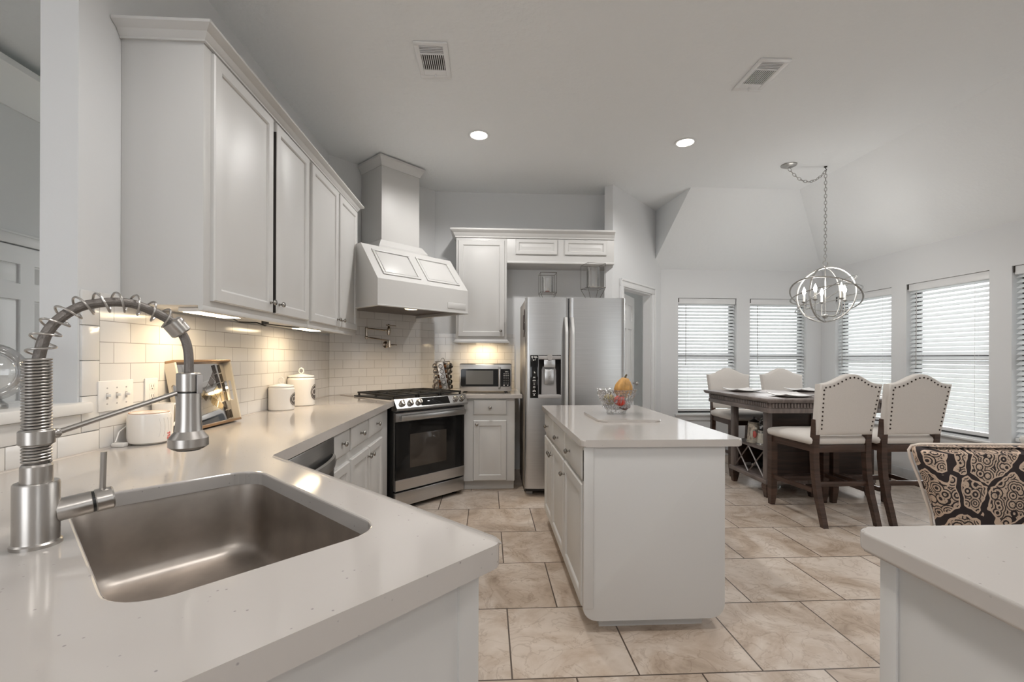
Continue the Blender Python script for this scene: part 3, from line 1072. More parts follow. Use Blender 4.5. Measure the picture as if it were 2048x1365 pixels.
# -- rear upper cabinet and the bridge over the fridge
t = thing('wall_cabinet', 'white upper cabinet with one tall door above the microwave', 'cabinet', (-0.337, 4.82, 0))
B().box(0, 0.532, 0, 0.339, 1.455, 2.56, 0.001).obj('cabinet_box', 'cab', t)
front(t, 'door', 0.022, 0.510, 1.485, 2.50, (0.470, 1.545))
b = B()
pr2 = [(0, 0), (0.006, 0), (0.014, -0.012), (0.030, -0.022), (0.030, -0.036), (0, -0.036)]
b.loft([[(-o, 0.335, 1.455 + z) for o, z in pr2], [(-o, -o, 1.455 + z) for o, z in pr2], [(0.532 + o, -o, 1.455 + z) for o, z in pr2], [(0.532 + o, 0.335, 1.455 + z) for o, z in pr2]])
b.obj('light_rail', 'cab', t)
t = thing('bridge_cabinet', 'low white cabinet with two small panels bridging over the refrigerator', 'cabinet', (0.196, 4.82, 0))
B().box(0, 1.148, 0, 0.335, 2.285, 2.56, 0.001).box(0.0, 1.148, -0.022, 0.335, 2.262, 2.285, 0.004).obj('cabinet_box', 'cab', t)
for x0, x1 in ((0.092, 0.535), (0.615, 1.065)):
    front(t, 'panel_door', x0, x1, 2.358, 2.518)
b = B()
z0 = 2.53
b.loft([[(-0.337 - o, 5.155, z0 + z) for o, z in pr], [(-0.337 - o, 4.82 - o, z0 + z) for o, z in pr], [(1.344, 4.82 - o, z0 + z) for o, z in pr]])
tag(b.obj('crown_moulding', 'cab'), 'white crown moulding above the refrigerator and the tall upper cabinet', 'moulding')

# ------------------------------------------------------------------ worktops
aF = 0.637            # sink front edge (a)
bE = 0.585            # peninsula end edge (b)
sa0, sa1, sb0, sb1 = 0.098, 0.526, 0.828, 1.557
hole = [ab(a, b_) for a, b_ in rrect(sa0, sa1, sb0, sb1, 0.075, 8)]
# bow the far side walls of the bowl outline slightly
yc = aF * S2 + 0.758          # inner corner where the left run meets the diagonal sink front
cc = 0.035
outer = [(WX + 0.0105, 0.55), (WX + 0.0105, 4.272), ab(2.093, 4.05), ab(2.093, 3.16), (-0.758, 3.70), (-0.758, yc)]
for i in range(7):
    th = (pi / 2) * i / 6
    outer.append(ab(aF - cc + cc * cos(th), bE + cc - cc * sin(th)))
outer += [ab(-0.30, bE)]
outer += [(-1.1, 0.0)]
b = B()
b.poly(outer, 0.870, CT, hole=hole)
# ease the upper arris
b.bm.normal_update()
es = [e for e in b.bm.edges if all(abs(v.co.z - CT) < 1e-5 for v in e.verts)
      and sum(1 for f in e.link_faces if abs(f.normal.z) < 0.5) == 1]
bmesh.ops.bevel(b.bm, geom=es, offset=0.006, segments=3, profile=0.5, affect='EDGES')
wt = b.obj('worktop', 'quartz', ang=8)
tag(wt, 'white speckled quartz worktop along the left wall with the sink cut into it', 'worktop')

b = B()
b.poly([(-0.236, 4.300), (0.325, 4.300), (0.325, 5.150), (-0.600, 5.150), ab(2.097, 4.052), ab(2.097, 3.812), ab(2.874, 3.812), ab(2.874, 3.21)], 0.880, CR, 0.005, only_top=True)
tag(b.obj('worktop', 'quartz', ang=8), 'small quartz worktop with the microwave on it, right of the range', 'worktop')

# -- sink peninsula base
t = thing('sink_cabinet', 'white corner cabinet under the sink, its flat end panel facing the camera', 'cabinet', (0, 0, 0))
b = B()
ca, cb = aF - 0.030, bE + 0.055
fp = [ab(ca, cb), ab(ca, 1.66), (FX - 0.04, 1.728), (WX + 0.02, 1.728), (WX + 0.02, 0.55), (-1.1, 0.06), ab(-0.28, cb)]
# open-topped box so that the bowl hangs inside
for i in range(len(fp)):
    p, q = Vector(fp[i]), Vector(fp[(i + 1) % len(fp)])
    dd = (q - p).normalized()
    nn = Vector((-dd.y, dd.x))
    cen = Vector((-0.7, 0.9))
    if (cen - p).dot(nn) < 0:
        nn = -nn
    b.loft([[(*p, 0.0), (*q, 0.0), (*(q + nn * 0.018), 0.0), (*(p + nn * 0.018), 0.0)],
            [(*p, 0.8695), (*q, 0.8695), (*(q + nn * 0.018), 0.8695), (*(p + nn * 0.018), 0.8695)]])
b.obj('cabinet_box', 'cab', t)
b = B()
b.poly([ab(ca + 0.004, cb - 0.006), ab(ca + 0.004, cb + 0.0), ab(ca - 0.045, cb + 0.0), ab(ca - 0.045, cb - 0.006)], 0.0, 0.868)
b.obj('end_stile', 'cab', t)

# -- sink bowl
t = thing('sink', 'stainless single-bowl sink set under the quartz worktop', 'sink', (0, 0, 0))
def srr(grow, r, z):
    return [(*ab(a, b_), z) for a, b_ in rrect(sa0 - grow, sa1 + grow, sb0 - grow, sb1 + grow, r, 8)]
b = B()
secs = [srr(0.030, 0.10, 0.869), srr(0.004, 0.078, 0.869), srr(0.003, 0.078, 0.862), srr(0.0, 0.075, 0.85), srr(-0.006, 0.078, 0.74), srr(-0.010, 0.085, 0.700), srr(-0.018, 0.085, 0.681),
        srr(-0.034, 0.085, 0.670), srr(-0.060, 0.08, 0.667), srr(-0.12, 0.06, 0.664)]
b.loft(secs, caps=False)
b.bm.faces.new([v for v in b.bm.verts][-len(secs[0]):])
b.obj('bowl', 'sink', t, ang=60)
cx, cy = ab(0.312, 1.19)
B().lathe([(0.0, 0.0), (0.030, 0.0), (0.034, 0.003), (0.043, 0.004), (0.045, 0.0)], 28, T(cx, cy, 0.6655)).obj('drain', 'nickel', t)

# ------------------------------------------------------------------ faucet (local x points along +a over the sink)
fx, fy = -0.840, 0.896
t = thing('faucet', 'tall brushed nickel spring faucet with pull-down spray head, behind the sink', 'faucet', (fx, fy, CT), pi / 4)
B().lathe([(0, 0), (0.036, 0), (0.036, 0.006), (0.033, 0.009), (0.0325, 0.012), (0.0325, 0.114), (0.031, 0.118), (0.0, 0.118)], 36).obj('body', 'nickel', t)
B().lathe([(0, 0.118), (0.0225, 0.118), (0.0225, 0.148), (0.020, 0.152), (0.0, 0.152)], 28).obj('stem', 'nickel', t)
v = B()
vm = T(0.028, 0, 0.058) @ R(radians(90 - 6), 'Y')
v.cyl(0.0215, -0.004, 0.050, 28, vm, bev=0.002)
v.obj('valve_body', 'nickel', t)
v = B()
v.cyl(0.0225, 0.0525, 0.082, 28, vm, bev=0.003)
v.obj('handle_cap', 'nickel', t)
B().cyl(0.0205, 0.049, 0.054, 24, vm).obj('handle_gap', 'black', t)
B().tube([(0.092, 0, 0.075), (0.094, 0, 0.16)], 0.0052, 12).obj('lever', 'nickel', t)
# tight coil
def helix(r, z0, z1, turns, per=20):
    n = int(turns * per)
    return [(r * cos(2 * pi * i / per), r * sin(2 * pi * i / per), z0 + (z1 - z0) * i / n) for i in range(n + 1)]
B().tube(helix(0.0192, 0.154, 0.347, 34), 0.0023, 7).obj('spring_coil', 'nickel', t)
B().cyl(0.0155, 0.152, 0.348, 20).obj('inner_riser', 'hose', t)
# hose path
hp_ = [(0.000, 0.330), (0.003, 0.353), (0.011, 0.391), (0.028, 0.422), (0.056, 0.448), (0.085, 0.459), (0.116, 0.464), (0.148, 0.460),
       (0.191, 0.439), (0.214, 0.419), (0.228, 0.396), (0.235, 0.370), (0.237, 0.340), (0.237, 0.285)]
def crv(pts, n=8):
    out = []
    P = [Vector((p[0], 0, p[1])) for p in pts]
    for i in range(len(P) - 1):
        p0, p1, p2, p3 = P[max(i - 1, 0)], P[i], P[i + 1], P[min(i + 2, len(P) - 1)]
        for k in range(n):
            s = k / n
            out.append(0.5 * ((2 * p1) + (p2 - p0) * s + (2 * p0 - 5 * p1 + 4 * p2 - p3) * s * s + (3 * p1 - p0 - 3 * p2 + p3) * s ** 3))
    out.append(P[-1])
    return out
path = crv(hp_)
B().tube(path, 0.0092, 14).obj('hose', 'hose', t)
# open spring around the arch
pl = crv(hp_[1:10], 40)
cum = [0]
for a_, b_ in zip(pl, pl[1:]):
    cum.append(cum[-1] + (b_ - a_).length)
sp = []
for i, p in enumerate(pl):
    tt = (pl[min(i + 1, len(pl) - 1)] - pl[max(i - 1, 0)]).normalized()
    s1 = Vector((0, 1, 0)); s2 = tt.cross(s1)
    a_ = 2 * pi * cum[i] / 0.0275
    rr = 0.0195
    sp.append(p + (s1 * cos(a_) + s2 * sin(a_)) * rr)
B().tube(sp, 0.0021, 7).obj('open_spring', 'nickel', t)
dv = (Vector((0.225, 0, 0.402)) - Vector((0.208, 0, 0.424))).normalized()
rotm = dv.to_track_quat('Z', 'Y').to_matrix().to_4x4()
B().cyl(0.0205, -0.010, 0.024, 28, T(0.210, 0, 0.423) @ rotm, bev=0.003).obj('spring_collar', 'nickel', t)
hd = B()
hd.lathe([(0, 0.0), (0.030, 0.0), (0.0385, 0.006), (0.0385, 0.024), (0.034, 0.030), (0.0265, 0.040), (0.0245, 0.060), (0.0235, 0.125), (0, 0.125)], 36, T(0.237, 0, 0.146))
hd.obj('spray_head', 'nickel', t)
B().lathe([(0, 0), (0.024, 0), (0.024, 0.004), (0.0, 0.004)], 24, T(0.237, 0, 0.143)).obj('spray_face', 'black', t)
B().cyl(0.0235, 0.1275, 0.170, 32, T(0.237, 0, 0.146), bev=0.002).obj('head_dock', 'nickel', t)
B().cyl(0.0215, 0.124, 0.129, 28, T(0.237, 0, 0.146)).obj('dock_gap', 'black', t)
B().box(0.0238, 0.0275, -0.008, 0.008, 0.270, 0.312, 0.002, mtx=T(0.237, 0, 0) @ R(-0.9, 'Z')).obj('spray_toggle', 'greyplastic', t)
B().cyl(0.0255, 0.188, 0.215, 32, bev=0.002).obj('arm_collar', 'nickel', t)
B().tube([(0.022, 0, 0.205), (0.215, 0, 0.272)], 0.0052, 12).sphere((0.026, 0, 0.206), 0.009, 12).obj('support_arm', 'nickel', t)

# ------------------------------------------------------------------ range (local: x along the front, front at y=0 facing -y)
RW_ = 0.755
rx, ry = ab(2.105, 3.173)
t = thing('range', 'stainless slide-in gas range set diagonally across the corner', 'range', (rx, ry, 0), pi / 4)
b = B()
b.box(0.0, RW_, 0.022, 0.625, 0.03, 0.905)
for fx_ in (0.05, RW_ - 0.05):
    b.cyl(0.018, 0.0, 0.032, 12, T(fx_, 0.08, 0)).cyl(0.018, 0.0, 0.032, 12, T(fx_, 0.55, 0))
b.obj('body', 'black', t)
B().box(0.006, RW_ - 0.006, -0.012, 0.022, 0.040, 0.158, 0.006).obj('storage_drawer', 'steel_h', t)
d = B()
d.loft([[(x, y, z) for y, z in ((-0.009, 0.170), (-0.014, 0.175), (-0.014, 0.258), (-0.009, 0.262), (0.002, 0.262), (0.002, 0.733), (-0.009, 0.733), (-0.014, 0.738), (-0.014, 0.803), (-0.009, 0.808), (0.021, 0.808), (0.021, 0.170))]
        for x in (0.006, RW_ - 0.006)])
d.obj('oven_door', 'steel_h', t)
dd = bpy.data.objects['oven_door']
B().box(0.008, RW_ - 0.008, -0.012, 0.001, 0.2625, 0.7325).obj('door_glass', 'blackglass', dd)
B().box(0.145, RW_ - 0.22, -0.0135, -0.011, 0.345, 0.625, 0.001).obj('oven_window', 'ovenglass', dd)
hb = B()
hb.box(0.030, RW_ - 0.030, -0.062, -0.040, 0.748, 0.790, 0.004)
for xx in (0.045, RW_ - 0.045):
    hb.box(xx - 0.014, xx + 0.014, -0.045, -0.010, 0.752, 0.786, 0.003)
hb.obj('handle', 'steel_h', dd)
# sloped control panel
cp_sec = [(-0.030, 0.826), (-0.048, 0.838), (-0.048, 0.850), (-0.006, 0.922), (0.030, 0.922), (0.030, 0.826)]
B().loft([[(-0.006, y, z) for y, z in cp_sec], [(RW_ + 0.006, y, z) for y, z in cp_sec]]).obj('control_panel', 'steel_h', t)
sl = math.atan2(0.922 - 0.850, 0.042)
def on_slope(x, u, lift=0.0):
    """matrix whose z axis is the outward normal of the sloped panel"""
    y = -0.048 + 0.042 * u
    z = 0.850 + 0.072 * u
    return T(x, y, z) @ R(sl, 'X') @ T(0, 0, lift)
B().box(-0.155, 0.155, -0.034, 0.034, 0.0, 0.003, 0.001, mtx=on_slope(0.395, 0.52)).obj('display', 'blackglass', t)
for xx in (0.058, 0.140, 0.222, 0.622, 0.695):
    k = B()
    k.lathe([(0, 0), (0.027, 0), (0.027, 0.006), (0.023, 0.010), (0.022, 0.028), (0.020, 0.031), (0, 0.031)], 24, on_slope(xx, 0.5))
    k.box(-0.0045, 0.0045, -0.021, 0.021, 0.030, 0.036, 0.002, mtx=on_slope(xx, 0.5))
    k.obj('knob', 'knob_metal', t)
# cooktop, burners, grates
B().box(-0.004, RW_ + 0.004, -0.004, 0.632, 0.908, 0.923, 0.004).obj('cooktop', 'black', t)
for bx, by, br_ in ((0.15, 0.16, 0.045), (0.15, 0.46, 0.036), (0.377, 0.31, 0.05), (0.60, 0.16, 0.036), (0.60, 0.46, 0.045)):
    B().lathe([(0, 0), (br_, 0), (br_, 0.008), (br_ * .8, 0.010), (br_ * .78, 0.018), (0, 0.020)], 24, T(bx, by, 0.921)).obj('burner', 'iron', t)
for gx0, gx1 in ((0.012, 0.252), (0.258, 0.497), (0.503, 0.743)):
    g = B()
    h0, h1 = 0.940, 0.955
    w_ = 0.011
    for xx in (gx0, gx1 - w_):
        g.box(xx, xx + w_, 0.03, 0.60, h0, h1, 0.003)
    for yy in (0.03, 0.165, 0.31, 0.455, 0.59):
        g.box(gx0, gx1, yy - w_ / 2, yy + w_ / 2, h0, h1, 0.003)
    g.box((gx0 + gx1) / 2 - w_ / 2, (gx0 + gx1) / 2 + w_ / 2, 0.03, 0.60, h0, h1, 0.003)
    for xx in (gx0 + .004, gx1 - .016):
        for yy in (0.035, 0.31, 0.585):
            g.box(xx, xx + 0.012, yy - 0.008, yy + 0.008, 0.922, 0.942)
    g.obj('grate', 'iron', t)

# ------------------------------------------------------------------ range hood (s,d frame: local x = s, local y = d)
t = thing('range_hood', 'white panelled range hood with square chimney over the range', 'range hood', (0, 0, 0), pi / 4)
# local (s, d) maps to world with rz=45deg: x=(s-d)/sqrt2, y=(s+d)/sqrt2
hs0, hs1, dF, dT, dW = 2.005, 2.985, 3.262, 3.525, 4.056
zb, zf, zt = 1.690, 1.905, 2.232
b = B()
sec = [(dW, zb), (dF, zb), (dF, zf), (dT, zt), (dW, zt)]
# shell: front fascia, slope, top, sides (open underneath)
th = 0.02
b.loft([[(s, d_, z) for d_, z in sec] for s in (hs0, hs0 + th)])
b.loft([[(s, d_, z) for d_, z in sec] for s in (hs1 - th, hs1)])
sec2 = [(dF, zb), (dF, zf), (dT, zt), (dW, zt), (dW, zt - th), (dT + .01, zt - th), (dF + th, zf - .006), (dF + th, zb)]
b.loft([[(s, d_, z) for d_, z in sec2] for s in (hs0 + th, hs1 - th)])
b.obj('canopy', 'cab', t)
# raised mouldings on the slope
sa_ = math.atan2(zt - zf, dT - dF)
sm = lambda: T(0, dF, zf) @ R(sa_, 'X')
Ls = sqrt((zt - zf) ** 2 + (dT - dF) ** 2)
for x0, x1 in ((hs0 + 0.075, (hs0 + hs1) / 2 - 0.035), ((hs0 + hs1) / 2 + 0.035, hs1 - 0.075)):
    f = B(sm())
    y0, y1, k = 0.055, Ls - 0.055, 0.022
    for (a0, a1, c0, c1) in ((x0, x1, y0, y0 + k), (x0, x1, y1 - k, y1), (x0, x0 + k, y0 + k, y1 - k), (x1 - k, x1, y0 + k, y1 - k)):
        f.box(a0, a1, c0, c1, -0.003, 0.010, 0.004)
    f.box(x0 + k + .008, x1 - k - .008, y0 + k + .008, y1 - k - .008, -0.003, 0.005, 0.004)
    f.obj('panel_frame', 'cab', t)
B().box(hs1 - 0.25, hs1 - 0.03, dF - 0.004, dF + 0.002, zb + 0.03, zb + 0.085, 0.002).obj('access_panel', 'cab', t)
l = B()
l.box(hs0 + th, hs1 - th, dF + th, dW - 0.001, zb + 0.022, zb + 0.040)
l.obj('liner', 'hoodliner', t)
rim = B()
rim.box(hs0 - 0.004, hs1 + 0.004, dF - 0.006, dF + 0.03, zb - 0.008, zb + 0.004, 0.003)
rim.box(hs0 - 0.004, hs0 + 0.03, dF + 0.03, dW, zb - 0.008, zb + 0.004, 0.003).box(hs1 - 0.03, hs1 + 0.004, dF + 0.03, dW, zb - 0.008, zb + 0.004, 0.003)
rim.obj('lower_rim', 'cab', t)
B().lathe([(0, 0), (0.055, 0), (0.06, 0.008), (0.06, 0.02), (0, 0.02)], 24, T(2.50, 3.50, zb + 0.014)).obj('hood_lamp', 'hoodlens', t)
ch0, ch1, chd = 2.312, 2.735, 3.700
c = B()
c.box(ch0, ch1, chd, dW, zt - 0.01, CEIL - 0.002, 0.002)
c.obj('chimney', 'cab', t)
col = B()
cs = [(0.0, 0.0), (0.060, 0.0), (0.060, 0.050), (0.050, 0.062), (0.018, 0.110), (0.0, 0.114)]
def ring_prof(pr_, zbase, flip=1):
    out = []
    for (s_, d_, ds, dd_) in ((ch0, dW, -1, 0), (ch0, chd, -1, -1), (ch1, chd, 1, -1), (ch1, dW, 1, 0)):
        out.append([(s_ + ds * o, d_ + dd_ * o, zbase + flip * z) for o, z in pr_])
    return out
col.loft(ring_prof(cs, zt))
col.obj('chimney_collar', 'cab', t)
cro = B()
cro.loft(ring_prof([(0, -0.085), (0.006, -0.085), (0.009, -0.070), (0.018, -0.052), (0.034, -0.026), (0.040, -0.020), (0.043, -0.002), (0, -0.002)], CEIL - 0.012))
cro.obj('crown', 'cab', t)

# pot filler on the corner wall
t = thing('pot_filler', 'polished nickel folding pot filler tap on the tiles above the range', 'tap', (0, 0, 0), pi / 4)
s0, d0, z0 = 2.587, 4.058, 1.392
B().lathe([(0, 0), (0.034, 0), (0.034, 0.005), (0.026, 0.010), (0.016, 0.016), (0.014, 0.05), (0, 0.05)], 28, T(s0, d0, z0) @ R(pi / 2, 'X')).obj('wall_flange', 'nickel_dark', t)
a = B()
a.cyl(0.013, -0.03, 0.045, 18, T(s0 + 0.01, d0 - 0.058, z0), bev=0.003)
a.tube([(s0, d0 - 0.03, z0), (s0 + 0.01, d0 - 0.058, z0)], 0.010)
a.obj('wall_valve', 'nickel_dark', t)
B().tube([(s0 + 0.02, d0 - 0.06, z0 - 0.002), (s0 + 0.085, d0 - 0.075, z0 - 0.003)], [0.008, 0.0045], 10).obj('valve_lever', 'nickel_dark', t)
e = (2.312, 3.955, 1.455)
B().tube([(s0 + 0.01, d0 - 0.058, z0 + 0.040), (e[0], e[1], e[2])], 0.0075, 12).obj('lower_arm', 'nickel_dark', t)
B().cyl(0.0125, -0.018, 0.10, 18, T(*e), bev=0.004).sphere(e, 0.017, 14).sphere((e[0], e[1], e[2] + 0.085), 0.015, 14).obj('elbow', 'nickel_dark', t)
sp_ = (2.560, 3.960, 1.530)
B().tube([(e[0], e[1], e[2] + 0.085), sp_], 0.0075, 12).obj('upper_arm', 'nickel_dark', t)
B().lathe([(0, -0.045), (0.013, -0.045), (0.018, -0.02), (0.019, 0.01), (0.012, 0.035), (0.008, 0.045), (0.010, 0.055), (0.006, 0.066), (0, 0.067)], 20, T(*sp_)).obj('spout', 'nickel_dark', t)
B().tube([(sp_[0] - 0.03, sp_[1], sp_[2] + 0.054), (sp_[0] + 0.075, sp_[1] - 0.01, sp_[2] + 0.050)], 0.0048, 10).obj('spout_lever', 'nickel_dark', t)

# ------------------------------------------------------------------ refrigerator
t = thing('refrigerator', 'stainless side-by-side refrigerator with ice and water dispenser', 'refrigerator', (0.337, 4.125, 0))
FW, FH = 0.925, 1.812
b = B()
b.box(0.004, FW - 0.004, 0.075, 0.70, 0.045, FH - 0.012, 0.004)
b.obj('body', 'fridge_side', t)
f = B()
for xx in (0.05, FW - 0.05):
    f.box(xx - .03, xx + .03, 0.10, 0.16, 0.0, 0.05)
    f.box(xx - .03, xx + .03, 0.58, 0.64, 0.0, 0.05)
f.obj('feet', 'greyplastic', t)
B().box(0.01, FW - 0.01, 0.07, 0.09, 0.03, 0.07).obj('toe_grille', 'black', t)
xs = 0.400


def fdoor(name, x0, x1, cut=None):
    """gently bowed door; optional dispenser opening"""
    b = B()
    n = 24
    zs = [0.075, FH]
    def yv(x):
        u = (x - x0) / (x1 - x0)
        e = min(u, 1 - u)
        return -0.010 * (1 - (2 * u - 1) ** 2) + (0.012 * (1 - e / 0.04) ** 2 if e < 0.04 else 0)
    xsn = sorted(set([x0 + (x1 - x0) * i / n for i in range(n + 1)] + [x0 + 0.005, x1 - 0.005] + ([cut[0], cut[1]] if cut else [])))
    zz = [zs[0]] + ([cut[2], cut[3]] if cut else []) + [zs[1]]
    for xa, xb in zip(xsn, xsn[1:]):
        for za, zb_ in zip(zz, zz[1:]):
            if cut and xa >= cut[0] - 1e-6 and xb <= cut[1] + 1e-6 and abs(za - cut[2]) < 1e-6:
                continue
            b.quad([(xa, yv(xa), za), (xb, yv(xb), za), (xb, yv(xb), zb_), (xa, yv(xa), zb_)])
    bmesh.ops.remove_doubles(b.bm, verts=b.bm.verts, dist=1e-5)
    # sides / back
    b.quad([(x0, yv(x0), zs[0]), (x0, yv(x0), zs[1]), (x0, 0.068, zs[1]), (x0, 0.068, zs[0])])
    b.quad([(x1, yv(x1), zs[0]), (x1, 0.068, zs[0]), (x1, 0.068, zs[1]), (x1, yv(x1), zs[1])])
    top = [(x, yv(x), zs[1]) for x in xsn]
    b.quad(top + [(x1, 0.068, zs[1]), (x0, 0.068, zs[1])])
    bot = [(x, yv(x), zs[0]) for x in xsn]
    b.quad(bot[::-1] + [(x0, 0.068, zs[0]), (x1, 0.068, zs[0])])
    b.quad([(x0, 0.068, zs[0]), (x0, 0.068, zs[1]), (x1, 0.068, zs[1]), (x1, 0.068, zs[0])])
    o = b.obj(name, 'steel', t, ang=40)
    return o


dz0, dz1, dx0, dx1 = 0.898, 1.288, 0.122, 0.325
ld = fdoor('freezer_door', 0.003, xs - 0.004, (dx0, dx1, dz0, dz1))
rd = fdoor('fridge_door', xs + 0.004, FW - 0.003)
B().box(xs - 0.003, xs + 0.003, 0.03, 0.07, 0.08, FH - 0.004).obj('door_seal', 'black', t)
for nm, par, x_, sgn in (('handle', ld, xs - 0.030, -1), ('handle', rd, xs + 0.030, 1)):
    h = B()
    secs = []
    for i in range(33):
        u = i / 32
        z = 0.60 + (1.632 - 0.60) * u
        out = 0.052 * min(1, sin(pi * u) * 2.6) ** 0.7 if 0 < u < 1 else 0
        out = max(out, 0.008)
        hw = 0.017
        y = -0.012 - out
        secs.append([(x_ - hw, y + .010, z), (x_ - hw * .6, y, z), (x_ + hw * .6, y, z), (x_ + hw, y + .010, z), (x_ + hw * .6, y + .016, z), (x_ - hw * .6, y + .016, z)])
    h.loft(secs)
    h.obj(nm, 'handle_steel', par)
# dispenser: recess, control strip, paddle, tray
dp = B()
dp.box(dx0, dx1, 0.062, 0.066, dz0, dz1).box(dx0 - .002, dx0 + .003, -0.008, 0.064, dz0, dz1).box(dx1 - .003, dx1 + .002, -0.008, 0.064, dz0, dz1)
dp.box(dx0, dx1, -0.008, 0.064, dz1 - .003, dz1 + .001)
dp.obj('dispenser_recess', 'dark', ld)
fr = B()
fr.box(dx0, dx1, -0.014, -0.006, dz1 - 0.038, dz1 - 0.006, 0.003)
fr.lathe([(0, 0), (0.028, 0), (0.026, .004), (0, .004)], 20, T((dx0 + dx1) / 2, -0.014, dz1 - 0.020) @ R(pi / 2, 'X'))
fr.box(dx0 - 0.004, dx1 + 0.004, -0.018, 0.060, dz0 - 0.002, dz0 + 0.030, 0.004)
fr.obj('dispenser_trim', 'greyplastic', ld)
pd = B()
mx_ = (dx0 + dx1) / 2
pd.box(mx_ - 0.052, mx_ + 0.052, -0.004, 0.05, dz1 - 0.110, dz1 - 0.040, 0.003)
pd.obj('ice_chute', 'steel_h', ld)
pk = B()
pk.loft([[(mx_ - .070, .05, dz0 + .03), (mx_ + .070, .05, dz0 + .03), (mx_ + .070, .035, dz0 + .03), (mx_ - .070, .035, dz0 + .03)],
         [(mx_ - .070, .055, dz1 - .14), (mx_ + .070, .055, dz1 - .14), (mx_ + .064, .048, dz1 - .14), (mx_ - .064, .048, dz1 - .14)],
         [(mx_ - .055, .058, dz1 - .10), (mx_ + .055, .058, dz1 - .10), (mx_ + .05, .05, dz1 - .10), (mx_ - .05, .05, dz1 - .10)]])
pk.obj('water_paddle', 'greyplastic', ld)
B().box(mx_ - 0.043, mx_ + 0.043, 0.018, 0.036, dz1 - 0.265, dz1 - 0.130, 0.004).obj('paddle_plate', 'steel_h', ld)
ic = B()
ic.tube([(mx_ + .006, .0175, dz1 - .175), (mx_ + .010, .0172, dz1 - .19), (mx_ - .006, .0172, dz1 - .20), (mx_ - .008, .0172, dz1 - .215), (mx_ + .002, .0172, dz1 - .218), (mx_ + .006, .0172, dz1 - .205), (mx_ + .004, .0172, dz1 - .195)], 0.0012, 6)
ic.obj('paddle_emblem', 'pewter', ld)
B().box(0.045, 0.119, -0.0135, -0.006, dz0, dz1, 0.001).obj('control_strip', 'blackglass', ld)
icn = B()
def bar(x, z, w, h):
    icn.box(x - w / 2, x + w / 2, -0.0146, -0.0136, z - h / 2, z + h / 2)
def dsc(x, z, r, hole=False):
    if hole:
        icn.tube([(x + r * cos(i * pi / 8), -0.0141, z + r * sin(i * pi / 8)) for i in range(16)], 0.0013, 5, closed=True)
    else:
        icn.cyl(r, 0, 0.001, 14, T(x, -0.0136, z) @ R(pi / 2, 'X'))
dsc(0.062, 1.271, 0.0075); bar(0.090, 1.275, 0.030, 0.004); bar(0.094, 1.267, 0.034, 0.005)
dsc(0.075, 1.243, 0.006); bar(0.090, 1.244, 0.010, 0.005)
dsc(0.088, 1.127, 0.0045); bar(0.083, 1.134, 0.004, 0.012)
bar(0.082, 1.087, 0.020, 0.006); bar(0.082, 1.070, 0.024, 0.0015); bar(0.082, 1.056, 0.028, 0.007); bar(0.082, 1.040, 0.022, 0.0015); bar(0.082, 1.026, 0.014, 0.006)
dsc(0.082, 0.998, 0.009, True); dsc(0.082, 0.998, 0.003)
for dx_ in (-0.009, 0, 0.009):
    dsc(0.082 + dx_, 0.963 + (0.007 if dx_ == 0 else 0), 0.0045)
bar(0.082, 0.956, 0.030, 0.003)
bar(0.076, 0.938, 0.012, 0.004); bar(0.090, 0.938, 0.010, 0.004); dsc(0.082, 0.929, 0.005); bar(0.082, 0.922, 0.016, 0.003)
icn.obj('control_icons', 'white', ld)
hg = B()
for xx in (0.05, FW - 0.05):
    hg.box(xx - 0.03, xx + 0.03, 0.02, 0.12, FH - 0.012, FH + 0.006, 0.004)
hg.obj('hinge_cover', 'fridge_side', t)

# magnets on the fridge's left side
def magnet(loc, sx, sz, label, poly):
    o = B().poly(poly, 0, 0.006, mtx=T(*loc) @ R(-pi / 2, 'Z') @ R(pi / 2, 'X')).obj('fridge_magnet', 'magnet')
    return tag(o, label, 'magnet', 'magnets on the refrigerator side')


magnet((0.3405, 4.235, 1.60), 0, 0, 'tall dark magnet nearest the top front edge of the refrigerator side', [(-0.02, 0), (0.015, 0), (0.02, 0.10), (0.0, 0.115), (-0.02, 0.10)])
magnet((0.3405, 4.235, 1.46), 0, 0, 'dark hooked magnet below the others on the refrigerator side', [(-0.05, 0), (0.0, 0.03), (0.02, 0.05), (0.02, 0.125), (-0.015, 0.125), (-0.015, 0.05), (-0.05, 0.03)])
magnet((0.3405, 4.335, 1.53), 0, 0, 'small dark magnet further back on the refrigerator side', [(-0.03, 0), (0.02, 0), (0.03, 0.06), (0.01, 0.14), (-0.02, 0.12), (-0.035, 0.05)])

